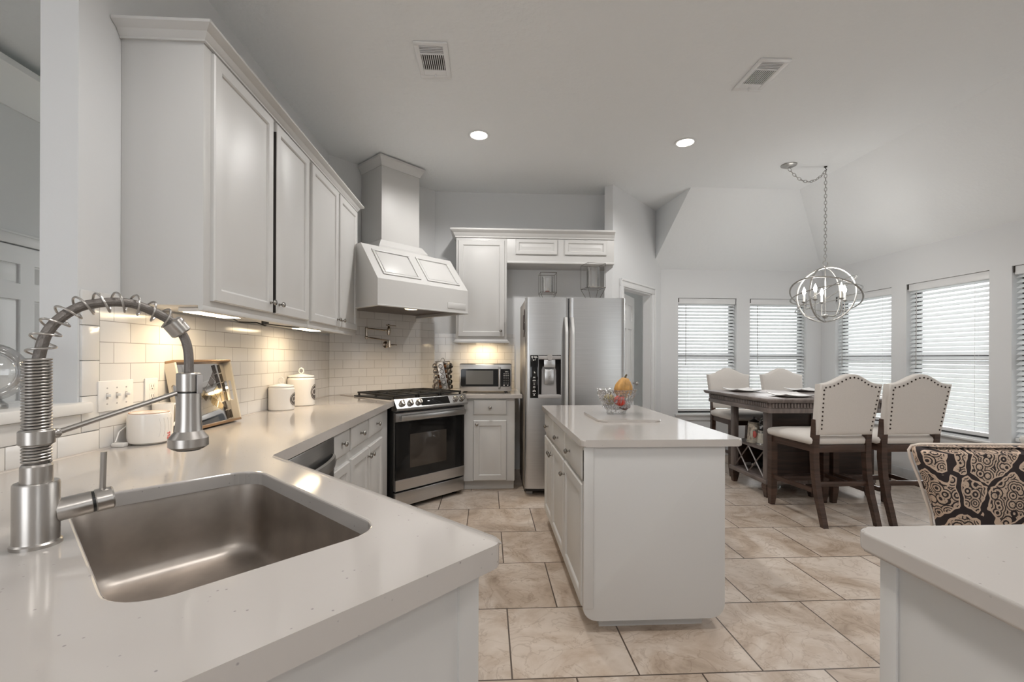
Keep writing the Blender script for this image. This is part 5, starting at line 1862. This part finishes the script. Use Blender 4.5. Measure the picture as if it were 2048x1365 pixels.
def pedestal(x0, x1, open_side):
    """storage pedestal: corner posts on tapered feet, panels, a shelf niche and wine lattice on the open side (-1 left, +1 right)"""
    g = B()
    pw = 0.055
    posts = [(x0, py0), (x1 - pw, py0), (x1 - pw, py1 - pw), (x0, py1 - pw)]
    for (a_, c_) in posts:
        o_ = B()
        o_.box(a_, a_ + pw, c_, c_ + pw, 0.13, TZ - 0.126, 0.004)
        o_.obj('post', 'woodtop' if a_ < x0 + .01 else 'wood', t)
        o_ = B()
        o_.loft([[(a_ + .008, c_ + .008, 0), (a_ + pw - .008, c_ + .008, 0), (a_ + pw - .008, c_ + pw - .008, 0), (a_ + .008, c_ + pw - .008, 0)],
                 [(a_ - .008, c_ - .008, .10), (a_ + pw + .008, c_ - .008, .10), (a_ + pw + .008, c_ + pw + .008, .10), (a_ - .008, c_ + pw + .008, .10)],
                 [(a_ - .004, c_ - .004, .13), (a_ + pw + .004, c_ - .004, .13), (a_ + pw + .004, c_ + pw + .004, .13), (a_ - .004, c_ + pw + .004, .13)]])
        o_.obj('foot', 'wood', t)
    o_ = B()
    o_.box(x0 - 0.012, x1 + 0.012, py0 - 0.012, py1 + 0.012, 0.125, 0.165, 0.005)
    o_.obj('plinth', 'woodtop', t)
    # recessed panels: front, (back only lower half), inner side
    o_ = B()
    o_.box(x0 + pw, x1 - pw, py0 + 0.016, py0 + 0.028, 0.165, TZ - 0.126)
    o_.box(x0 + pw, x1 - pw, py0 + 0.004, py0 + 0.016, 0.165, 0.215).box(x0 + pw, x1 - pw, py0 + 0.004, py0 + 0.016, TZ - 0.165, TZ - 0.126)
    o_.obj('front_panel', 'woodpanel', t)
    o_ = B()
    o_.box(x0 + pw, x1 - pw, py1 - 0.028, py1 - 0.016, 0.165, 0.43)
    o_.obj('back_panel', 'woodpanel', t)
    o_ = B()
    xi = x1 - 0.03 if open_side < 0 else x0 + 0.018
    o_.box(xi, xi + 0.012, py0 + pw, py1 - pw, 0.165, TZ - 0.126)
    o_.obj('side_panel', 'woodpanel', t)
    o_ = B()
    o_.box(x0 + 0.006, x1 - 0.006, py0 + 0.03, py1 - 0.03, 0.418, 0.436, 0.003)
    o_.obj('shelf', 'woodtop', t)
    # X lattice on the open side
    o_ = B()
    xl = x0 + 0.012 if open_side < 0 else x1 - 0.03
    ya, yb, za, zb_ = py0 + pw, py1 - pw, 0.168, 0.418
    ym = (ya + yb) / 2
    for (p, q) in (((ya, za), (ym, zb_)), ((ya, zb_), (ym, za)), ((ym, za), (yb, zb_)), ((ym, zb_), (yb, za))):
        o_.tube([(xl, p[0], p[1]), (xl, q[0], q[1])], 0.007, 4, flat=(1.2, 1))
    o_.obj('wine_lattice', 'woodtop', t)
    o_ = B()
    for k_ in range(4):
        yy = py0 + pw + 0.05 + (py1 - py0 - 2 * pw - 0.1) * k_ / 3
        o_.box(x0 + 0.03, x1 - 0.05, yy - 0.018, yy + 0.018, TZ - 0.152, TZ - 0.146).box(x0 + 0.03, x1 - 0.05, yy - 0.006, yy + 0.006, TZ - 0.148, TZ - 0.126)
    o_.obj('glass_rail', 'nickel', t)


pedestal(px0, px1, -1)
pedestal(3.065 - ox, 3.540 - ox, +1)

# wine bottles and glasses, beer steins in the left pedestal
bot0 = None
for i, (yy, zz, lab) in enumerate(((4.43, 0.213, 'dark wine bottle lying in the lattice, nearer the far leg'), (4.31, 0.230, 'dark wine bottle lying in the lattice, beside the first one'))):
    if bot0 is None:
        r_ = thing('wine_bottle', lab, 'bottle', (2.575, yy, zz), 0, 'wine bottles in the lattice', (0, pi / 2, 0))
        B().lathe([(0, 0.0), (0.0145, 0), (0.0148, 0.022), (0.0135, 0.024), (0.014, 0.085), (0.022, 0.115), (0.037, 0.145), (0.0375, 0.30), (0, 0.30)], 24).obj('bottle', 'bottle', r_)
        B().lathe([(0, -0.001), (0.0152, -0.001), (0.0155, 0.05), (0.0145, 0.05), (0.0, 0.001)], 20).obj('foil', 'foil', r_)
        bot0 = r_
    else:
        dup(bot0, (2.575, yy, zz), label=lab, rot=(0, pi / 2, 0))
g0 = None
for i, (xx, yy, lab) in enumerate(((2.74, 4.40, 'hanging wine glass above the taller stein'), (2.74, 4.30, 'hanging wine glass between the two steins'),
                                    (2.74, 4.21, 'hanging wine glass above the shorter stein'), (2.74, 4.13, 'hanging wine glass nearest the front post of the table'))):
    if g0 is None:
        g0 = thing('wine_glass', lab, 'wine glass', (xx, yy, TZ - 0.142), 0, 'wine glasses hanging in the table', (pi, 0, 0))
        B().lathe([(0, 0), (0.033, 0), (0.033, 0.002), (0.006, 0.005), (0.0035, 0.02), (0.0035, 0.085), (0.010, 0.095), (0.034, 0.125), (0.038, 0.15), (0.032, 0.19), (0.031, 0.19), (0.036, 0.15), (0.032, 0.127), (0.0, 0.10)], 24).obj('glass', 'crystal', g0, ang=60)
    else:
        dup(g0, (xx, yy, TZ - 0.142), label=lab, rot=(pi, 0, 0))


def stein(loc, r, h, material, label, lidded=True, fig=None, rz=0.0):
    t_ = thing('beer_stein', label, 'stein', loc, rz, 'beer steins in the table niche')
    B().lathe([(0, 0), (r * 1.02, 0), (r * 1.05, 0.006), (r * 1.0, 0.02), (r * .98, h * .1), (r * .90, h * .5), (r * .80, h * .80), (r * .74, h * .86), (r * .78, h * .90), (r * .76, h * .93), (0, h * .93)], 32).obj('body', material, t_)
    b_ = B()
    for z_ in (0.012, h * .12, h * .80, h * .86):
        rr = r * (1.04 - .26 * z_ / h)
        b_.tube([(rr * cos(2 * pi * i / 32), rr * sin(2 * pi * i / 32), z_) for i in range(32)], 0.003, 6, closed=True)
    b_.obj('band', 'pewter' if fig is None else 'stone2', t_)
    if fig:
        for (a_, z_, s1, s2, mt) in fig:
            f_ = B()
            rr = r * (1.0 - .22 * z_ / h)
            f_.sphere((rr * cos(a_), rr * sin(a_), z_), 1.0, 12, sc=(s1 * .6, s1, s2))
            f_.obj('relief_figure', mt, t_)
    if lidded:
        B().lathe([(0, h * .93), (r * .80, h * .93), (r * .82, h * .945), (r * .6, h * 1.00), (r * .22, h * 1.06), (r * .10, h * 1.08), (r * .16, h * 1.12), (r * .08, h * 1.17), (0, h * 1.18)], 28).obj('lid', 'pewter', t_)
        B().tube([(r * .78, 0, h * .92), (r * 1.02, 0, h * .98), (r * 1.0, 0, h * 1.06)], 0.004, 8).obj('thumb_lever', 'pewter', t_)
    B().tube([(r * .80, 0, h * .82), (r * 1.45, 0, h * .80), (r * 1.62, 0, h * .55), (r * 1.45, 0, h * .28), (r * .98, 0, h * .20)], 0.008, 10).obj('handle', material, t_)
    return t_


stein((2.63, 4.38, 0.4365), 0.062, 0.215, 'stone', 'tallest beer stein, with red relief figures and a pewter lid', True,
      [(pi + .55, 0.085, .020, .036, 'redprint'), (pi + 1.15, 0.075, .016, .032, 'darkred'), (pi + .1, 0.09, .014, .034, 'stone2'), (pi + .8, 0.145, .014, .014, 'stone2')], rz=0.6)
stein((2.625, 4.225, 0.4365), 0.050, 0.150, 'stone2', 'shorter pale beer stein with pewter lid and grey bands', True, None, rz=0.9)
stein((2.615, 4.105, 0.4365), 0.044, 0.150, 'ceramic', 'white stein half hidden behind the front corner post of the table', False, None, rz=-0.3)

# plates on the table
def plate_mesh():
    b = B()
    n = 9
    hw = 0.145
    for up in (0, 1):
        grid = []
        for i in range(n):
            row = []
            for j in range(n):
                x = -hw + 2 * hw * i / (n - 1)
                y = -hw + 2 * hw * j / (n - 1)
                e_ = max(abs(x), abs(y)) / hw
                c_ = (abs(x) * abs(y)) / hw ** 2
                z = 0.004 + 0.010 * max(0, (e_ - .65) / .35) ** 2 + 0.016 * c_ ** 2 + (0.005 if up else 0)
                row.append(b.bm.verts.new((x, y, z if up or e_ > .7 else 0.0 + (0.004 if e_ > .6 else 0))))
            grid.append(row)
        for i in range(n - 1):
            for j in range(n - 1):
                b.bm.faces.new((grid[i][j], grid[i + 1][j], grid[i + 1][j + 1], grid[i][j + 1]))
        if up:
            g1 = grid
        else:
            g0_ = grid
    bd = [(i, 0) for i in range(n - 1)] + [(n - 1, j) for j in range(n - 1)] + [(i, n - 1) for i in range(n - 1, 0, -1)] + [(0, j) for j in range(n - 1, 0, -1)]
    for p, q in zip(bd, bd[1:] + bd[:1]):
        b.bm.faces.new((g0_[p[0]][p[1]], g0_[q[0]][q[1]], g1[q[0]][q[1]], g1[p[0]][p[1]]))
    return b


pl0 = tag(plate_mesh().obj('plate', 'plate', None, ang=60), 'square plate with raised corners at the far left place', 'plate', 'square plates on the dining table')
pl0.location = (2.665, 4.64, TZ + 0.0005)
for loc, lab in (((3.345, 4.64, TZ + .0005), 'square plate with raised corners at the far right place'), ((2.74, 3.985, TZ + .0005), 'square plate with raised corners nearest the front left chair'),
                 ((3.36, 3.985, TZ + .0005), 'square plate hidden behind the front right chair back')):
    c_ = pl0.copy(); COL.objects.link(c_); c_.location = loc; c_['label'] = lab


# ------------------------------------------------------------------ counter chairs (local: faces +y, back plane near y=0)
def make_chair(label):
    t_ = thing('counter_chair', label, 'chair', (0, 0, 0), 0, 'cream counter chairs at the dining table')
    sw, sd, sz = 0.25, 0.47, 0.665
    # rear posts: straight up to the seat then leaning back; curved backwards below
    for sx in (-1, 1):
        secs = []
        for z, yy, w_ in ((0.0, -0.085, .019), (0.10, -0.058, .020), (0.22, -0.022, .021), (0.36, 0.004, .022), (0.50, 0.016, .0225), (0.62, 0.014, .0225), (0.70, 0.008, .022), (0.80, 0.004, .020)):
            x = sx * (0.213)
            secs.append([(x - w_, yy, z), (x + w_, yy, z), (x + w_, yy + 2 * w_, z), (x - w_, yy + 2 * w_, z)])
        o_ = B(); o_.loft(secs); o_.obj('rear_leg', 'wood', t_)
        o_ = B()
        x = sx * (0.238)
        o_.loft([[(x - .019, sd + .018, 0), (x + .019, sd + .018, 0), (x + .019, sd + .056, 0), (x - .019, sd + .056, 0)],
                 [(x - .026, sd + .002, .12), (x + .026, sd + .002, .12), (x + .026, sd + .056, .12), (x - .026, sd + .056, .12)],
                 [(x - .027, sd, .60), (x + .027, sd, .60), (x + .027, sd + .056, .60), (x - .027, sd + .056, .60)]])
        o_.obj('front_leg', 'wood', t_)
        o_ = B(); o_.loft([[(sx * .213 - .011, 0.05, z), (sx * .213 + .011, 0.05, z), (sx * .213 + .011, 0.05, z + .034), (sx * .213 - .011, 0.05, z + .034)] for z in (0.60 - .37,)] +
                          [[(sx * .238 - .011, sd + .01, z), (sx * .238 + .011, sd + .01, z), (sx * .238 + .011, sd + .01, z + .034), (sx * .238 - .011, sd + .01, z + .034)] for z in (0.60 - .37,)])
        o_.obj('side_stretcher', 'wood', t_)
        o_ = B(); o_.loft([[(sx * .213 - .012, 0.05, .545), (sx * .213 + .012, 0.05, .545), (sx * .213 + .012, 0.05, .60), (sx * .213 - .012, 0.05, .60)],
                           [(sx * .240 - .012, sd + .01, .545), (sx * .240 + .012, sd + .01, .545), (sx * .240 + .012, sd + .01, .60), (sx * .240 - .012, sd + .01, .60)]])
        o_.obj('side_rail', 'wood', t_)
    o_ = B(); o_.box(-0.20, 0.20, 0.018, 0.042, 0.545, 0.60, 0.003); o_.obj('rear_rail', 'wood', t_)
    o_ = B(); o_.box(-0.22, 0.22, sd + .012, sd + .036, 0.545, 0.60, 0.003); o_.obj('front_rail', 'wood', t_)
    o_ = B(); o_.box(-0.20, 0.20, 0.008, 0.030, 0.285, 0.322, 0.003); o_.obj('rear_stretcher', 'wood', t_)
    o_ = B(); o_.box(-0.222, 0.222, sd + .016, sd + .040, 0.20, 0.24, 0.003); o_.obj('front_stretcher', 'wood', t_)
    # padded seat
    secs = []
    for z, g_ in ((0.600, -.004), (0.612, .008), (0.640, .012), (0.655, .004), (0.668, -.02), (0.678, -.07), (0.682, -.13)):
        base = []
        for (x, y) in rrect(-1, 1, -1, 1, 0.12, 5):
            wv = 0.236 + 0.022 * (y + 1) / 2
            base.append((x * (wv + g_), 0.285 + y * (0.252 + g_), z))
        secs.append(base)
    o_ = B(); o_.loft(secs); o_.obj('seat_cushion', 'fabric', t_, ang=70)
    # camel back panel: outline in x,z ; leaning back slightly
    z0, zs, zt_ = 0.682, 1.078, 1.150
    hw0, hw1 = 0.224, 0.248
    def outline(ins):
        P_ = []
        zb_ = z0 + ins
        P_.append((-hw0 + ins, zb_)); P_.append((hw0 - ins, zb_))
        for k_ in range(1, 6):
            u = k_ / 6
            P_.append((hw0 + (hw1 - hw0) * u - ins, z0 + (zs - z0) * u))
        # right shoulder then camel hump
        for k_ in range(0, 25):
            u = k_ / 24
            x = (hw1 - ins) * (1 - 2 * u)
            q = abs(1 - 2 * u)
            hump = 0.5 * (1 + cos(pi * min(1, q / 0.86)))
            z = zs - ins + (zt_ - zs) * hump - (0.0 if q < .9 else 0.004)
            P_.append((x, z))
        for k_ in range(5, 0, -1):
            u = k_ / 6
            P_.append((-(hw0 + (hw1 - hw0) * u) + ins, z0 + (zs - z0) * u))
        return P_
    lean_ = lambda z: 0.016 - 0.075 * (z - z0) / 0.46
    secs = []
    for ins, dy in ((0.030, -0.0265), (0.012, -0.025), (0.003, -0.020), (0.0, -0.012), (0.0, 0.030), (0.004, 0.042), (0.014, 0.048), (0.045, 0.052)):
        secs.append([(x, lean_(z) + dy, z) for x, z in outline(ins)])
    o_ = B(); o_.loft(secs); o_.obj('backrest', 'fabric', t_, ang=70)
    # nailheads around the rear face
    O_ = outline(0.026)
    path_ = O_[1:] + [O_[0]]          # right bottom, up, over, down to the left bottom
    dens = []
    acc = 0.0; step = 0.033; nxt = 0.012
    nb = B()
    for p, q in zip(path_, path_[1:]):
        L_ = math.hypot(q[0] - p[0], q[1] - p[1])
        while nxt <= acc + L_:
            f_ = (nxt - acc) / L_
            x = p[0] + (q[0] - p[0]) * f_; z = p[1] + (q[1] - p[1]) * f_
            nb.sphere((x, lean_(z) - 0.0275, z), 0.0068, 10, sc=(1, .55, 1))
            nxt += step
        acc += L_
    nb.obj('nailhead_trim', 'nail', t_)
    return t_


chA = make_chair('cream nailhead counter chair at the front left of the table, seen from behind')
chA.location = (2.722, 3.345, 0)
chA.rotation_euler = (0, 0, radians(1.5))
dup(chA, (3.270, 3.345, 0), 0.0, 'cream nailhead counter chair at the front right of the table, seen from behind')
dup(chA, (2.855, 5.26, 0), pi, 'cream counter chair on the far side of the table, in front of the leftmost window')
dup(chA, (3.510, 5.26, 0), pi, 'cream counter chair on the far side of the table, in front of the second window')

# ------------------------------------------------------------------ chandelier
hkx, hky = 3.262, 4.254
t = thing('chandelier', 'silver orb chandelier with five lit candle bulbs on a swagged chain', 'chandelier', (hkx, hky, 1.885))
zc_ = CEIL - 1.885
B().lathe([(0, zc_ - 0.028), (0.035, zc_ - 0.026), (0.068, zc_ - 0.010), (0.070, zc_ - 0.001), (0, zc_ - 0.001)], 32, T(-0.378, -0.012, 0)).obj('canopy', 'antique', t)
B().tube([(0, 0, zc_ - .001), (0, 0, zc_ - 0.02), (0.010, 0, zc_ - 0.032), (0, 0, zc_ - 0.046), (-0.008, 0, zc_ - 0.038)], 0.0035, 8).lathe([(0, zc_ - .012), (.014, zc_ - .008), (.014, zc_ - .001), (0, zc_ - .001)], 14).obj('ceiling_hook', 'hinge', t)


def chain(pts, link=0.040, r=0.0028, wv=0.011):
    """chain of oval links along a polyline"""
    P_ = [Vector(p) for p in pts]
    cum_ = [0]
    for a_, c_ in zip(P_, P_[1:]):
        cum_.append(cum_[-1] + (c_ - a_).length)
    n_ = int(cum_[-1] / (link * 0.80))
    bb = B()
    def at(s):
        s = max(0, min(s, cum_[-1]))
        for i in range(len(P_) - 1):
            if s <= cum_[i + 1] + 1e-9:
                f_ = (s - cum_[i]) / max(1e-9, cum_[i + 1] - cum_[i])
                return P_[i].lerp(P_[i + 1], f_), (P_[i + 1] - P_[i]).normalized()
    for k_ in range(n_):
        c_, d_ = at((k_ + .5) * cum_[-1] / n_)
        q_ = d_.to_track_quat('Z', 'X').to_matrix().to_4x4()
        m_ = T(*c_) @ q_ @ R(pi / 2 * (k_ % 2) + pi / 4, 'Z')
        ov = [(wv * cos(2 * pi * i / 14), 0, (link / 2) * sin(2 * pi * i / 14)) for i in range(14)]
        bb.tube(ov, r, 6, closed=True, mtx=m_)
    return bb


swag = [(-0.378 + 0.378 * u, -0.012 * (1 - u), zc_ - 0.034 - 0.115 * (1 - (2 * u - 1) ** 2) - 0.012 * u) for u in [i / 16 for i in range(17)]]
chain(swag).obj('swag_chain', 'antique', t)
chain([(0, 0, zc_ - 0.045), (0, 0, 0.325)]).obj('drop_chain', 'antique', t)
B().tube([(0.026 * cos(2 * pi * i / 20), 0, 0.300 + 0.026 * sin(2 * pi * i / 20)) for i in range(20)], 0.0035, 8, closed=True).obj('hanging_loop', 'antique', t)
B().cyl(0.006, -0.265, 0.275, 12).lathe([(0, 0.262), (0.014, 0.264), (0.012, 0.278), (0, 0.280)], 16).obj('centre_rod', 'antique', t)
B().lathe([(0, -0.235), (0.012, -0.232), (0.028, -0.212), (0.030, -0.20), (0.014, -0.19), (0, -0.19)], 20).obj('hub', 'antique', t)


def ringpts(a_, b_, mtx, n_=56):
    return [mtx @ Vector((a_ * cos(2 * pi * i / n_), 0, b_ * sin(2 * pi * i / n_))) for i in range(n_)]


for (mm, a_, b_) in ((R(radians(25), 'Z'), 0.262, 0.262), (R(radians(-62), 'Z'), 0.262, 0.262),
                     (R(radians(10), 'Z') @ R(radians(78), 'X') @ R(radians(0), 'Y'), 0.292, 0.292),
                     (R(radians(-8), 'Z') @ R(radians(22), 'Y') @ R(radians(70), 'X'), 0.302, 0.285),
                     (R(radians(6), 'Z') @ R(radians(-24), 'Y') @ R(radians(66), 'X'), 0.302, 0.285)):
    B().tube(ringpts(a_, b_, mm), 0.0055, 8, closed=True, flat=(1.5, .75)).obj('orb_ring', 'antique', t)
for i in range(5):
    a_ = radians(-90 + 72 * i + 8)
    r_ = 0.175
    x, y = r_ * cos(a_), r_ * sin(a_)
    ar = B()
    pts_ = [(0.02 * cos(a_), 0.02 * sin(a_), -0.205), (0.55 * x, 0.55 * y, -0.215), (0.90 * x, 0.90 * y, -0.195), (x, y, -0.150), (x, y, -0.070)]
    ar.tube([Vector(p) for p in pts_], 0.0045, 8)
    ar.obj('arm', 'antique', t)
    B().lathe([(0, -0.070), (0.010, -0.068), (0.024, -0.058), (0.026, -0.054), (0, -0.056)], 18, T(x, y, 0)).obj('drip_pan', 'antique', t)
    B().cyl(0.0095, -0.056, 0.012, 16, T(x, y, 0)).obj('candle_sleeve', 'candle', t)
    B().lathe([(0, 0.012), (0.007, 0.014), (0.016, 0.036), (0.0165, 0.048), (0.010, 0.068), (0.003, 0.088), (0, 0.091)], 16, T(x, y, 0)).obj('bulb', 'bulb', t)
    lamp('chandelier_bulb_light', 'POINT', (hkx + x * 1.0, hky + y * 1.0, 1.885 + 0.115), 1.0, (1, 0.97, 0.93), 0.03)

# ------------------------------------------------------------------ recessed downlights and ceiling vents
def downlight(x, y, label, power):
    t_ = thing('recessed_light', label, 'recessed light', (x, y, CEIL), 0, 'recessed ceiling lights')
    B().lathe([(0.068, -0.001), (0.090, -0.001), (0.092, -0.004), (0.088, -0.008), (0.072, -0.006), (0.068, -0.001)], 36).obj('trim_ring', 'trimw', t_)
    B().lathe([(0, -0.0025), (0.070, -0.0025), (0.070, -0.001), (0, -0.001)], 32).obj('lens', 'canlens', t_)
    lamp('downlight_beam', 'SPOT', (x, y, CEIL - 0.02), power, (1, 0.98, 0.955), 0.06, spot_size=radians(160), spot_blend=0.5)


downlight(-0.082, 3.832, 'lit recessed ceiling light left, above the range side of the kitchen', 34)
downlight(1.695, 3.855, 'lit recessed ceiling light right, between the island and the chandelier', 26)


def vent(x, y, label):
    t_ = thing('ceiling_vent', label, 'vent', (x, y, CEIL), 0, 'ceiling air vents')
    w_, l_ = 0.200, 0.345
    f_ = B()
    for a0, a1, c0, c1 in ((-w_ / 2, w_ / 2, -l_ / 2, -l_ / 2 + .03), (-w_ / 2, w_ / 2, l_ / 2 - .03, l_ / 2), (-w_ / 2, -w_ / 2 + .03, -l_ / 2 + .03, l_ / 2 - .03), (w_ / 2 - .03, w_ / 2, -l_ / 2 + .03, l_ / 2 - .03)):
        f_.box(a0, a1, c0, c1, -0.010, -0.001, 0.003)
    f_.box(-w_ / 2 + .03, w_ / 2 - .03, l_ / 2 - .085, l_ / 2 - .03, -0.008, -0.001)
    f_.box(-w_ / 2 + .03, w_ / 2 - .03, -l_ / 2 + .102, -l_ / 2 + .110, -0.009, -0.001)
    f_.obj('frame', 'trimw', t_)
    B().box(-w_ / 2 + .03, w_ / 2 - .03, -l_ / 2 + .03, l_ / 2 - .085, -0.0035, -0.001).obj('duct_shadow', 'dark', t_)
    s_ = B()
    for i in range(5):
        yy = -l_ / 2 + .036 + i * 0.0145
        s_.box(-w_ / 2 + .03, w_ / 2 - .03, yy, yy + 0.005, -0.009, -0.003)
    for i in range(11):
        xx = -w_ / 2 + .034 + i * 0.0127
        s_.box(xx, xx + 0.0045, -l_ / 2 + .11, l_ / 2 - .085, -0.009, -0.003)
    s_.obj('louvre', 'trimw', t_)
    B().box(-0.004, 0.004, l_ / 2 - .045, l_ / 2 - .038, -0.030, -0.006, 0.001).obj('damper_lever', 'trimw', t_)


vent(-0.349, 2.885, 'white ceiling air vent on the left, above the aisle')
vent(1.782, 2.912, 'white ceiling air vent on the right, seen at a slant')

# added unseen lights without fixtures, above and behind the camera, to brighten the kitchen
for lx, ly in ((-0.082, 1.35), (1.695, 1.35), (-0.082, -1.2), (1.695, -1.2)):
    lamp('downlight_beam', 'SPOT', (lx, ly, CEIL - 0.02), 44 if lx < 0 else 34, (1, 0.98, 0.955), 0.25, spot_size=radians(160), spot_blend=0.5)

lamp('hall_fill_light', 'POINT', (-2.6, 0.2, 2.6), 2.5, (1, 0.98, 0.955), 0.12)  # added lamp without a fixture, lifts the dim hall

# object on the sill of the cut-off window
t = thing('bowl_ornament', 'white rounded ornament on a dark foot on the window sill at the right edge', 'ornament', (4.366, 3.43, WIN_Z0 + 0.004))
B().lathe([(0, 0.0), (0.024, 0.0), (0.024, 0.016), (0, 0.016)], 20).obj('foot', 'black', t)
B().lathe([(0, 0.016), (0.050, 0.016), (0.068, 0.040), (0.074, 0.065), (0.066, 0.090), (0.04, 0.100), (0, 0.102)], 28, mtx=Matrix.Diagonal((.6, 1.25, 1, 1))).obj('body', 'ceramic', t)

# ------------------------------------------------------------------ lamps of the fixtures
lamp('undercabinet_beam', 'AREA', (-1.25, 2.15, UZ0 - 0.026), 0.85, (1, 0.76, 0.46), 0.25, (0, 0, 0), shape='RECTANGLE', size_y=0.08)
lamp('undercabinet_beam', 'AREA', (-1.25, 3.225, UZ0 - 0.026), 0.75, (1, 0.76, 0.46), 0.10, (0, 0, 0), shape='RECTANGLE', size_y=0.28)
lamp('undercabinet_beam', 'AREA', (-0.04, 4.98, 1.425), 0.9, (1, 0.76, 0.46), 0.2, (0, 0, 0), shape='RECTANGLE', size_y=0.08)
hl = ab(2.50, 3.50)
lamp("hood_beam", "SPOT", (hl[0], hl[1], 1.690), 7, (1, 0.76, 0.48), 0.04, (0, 0, 0), spot_size=radians(130), spot_blend=0.8)
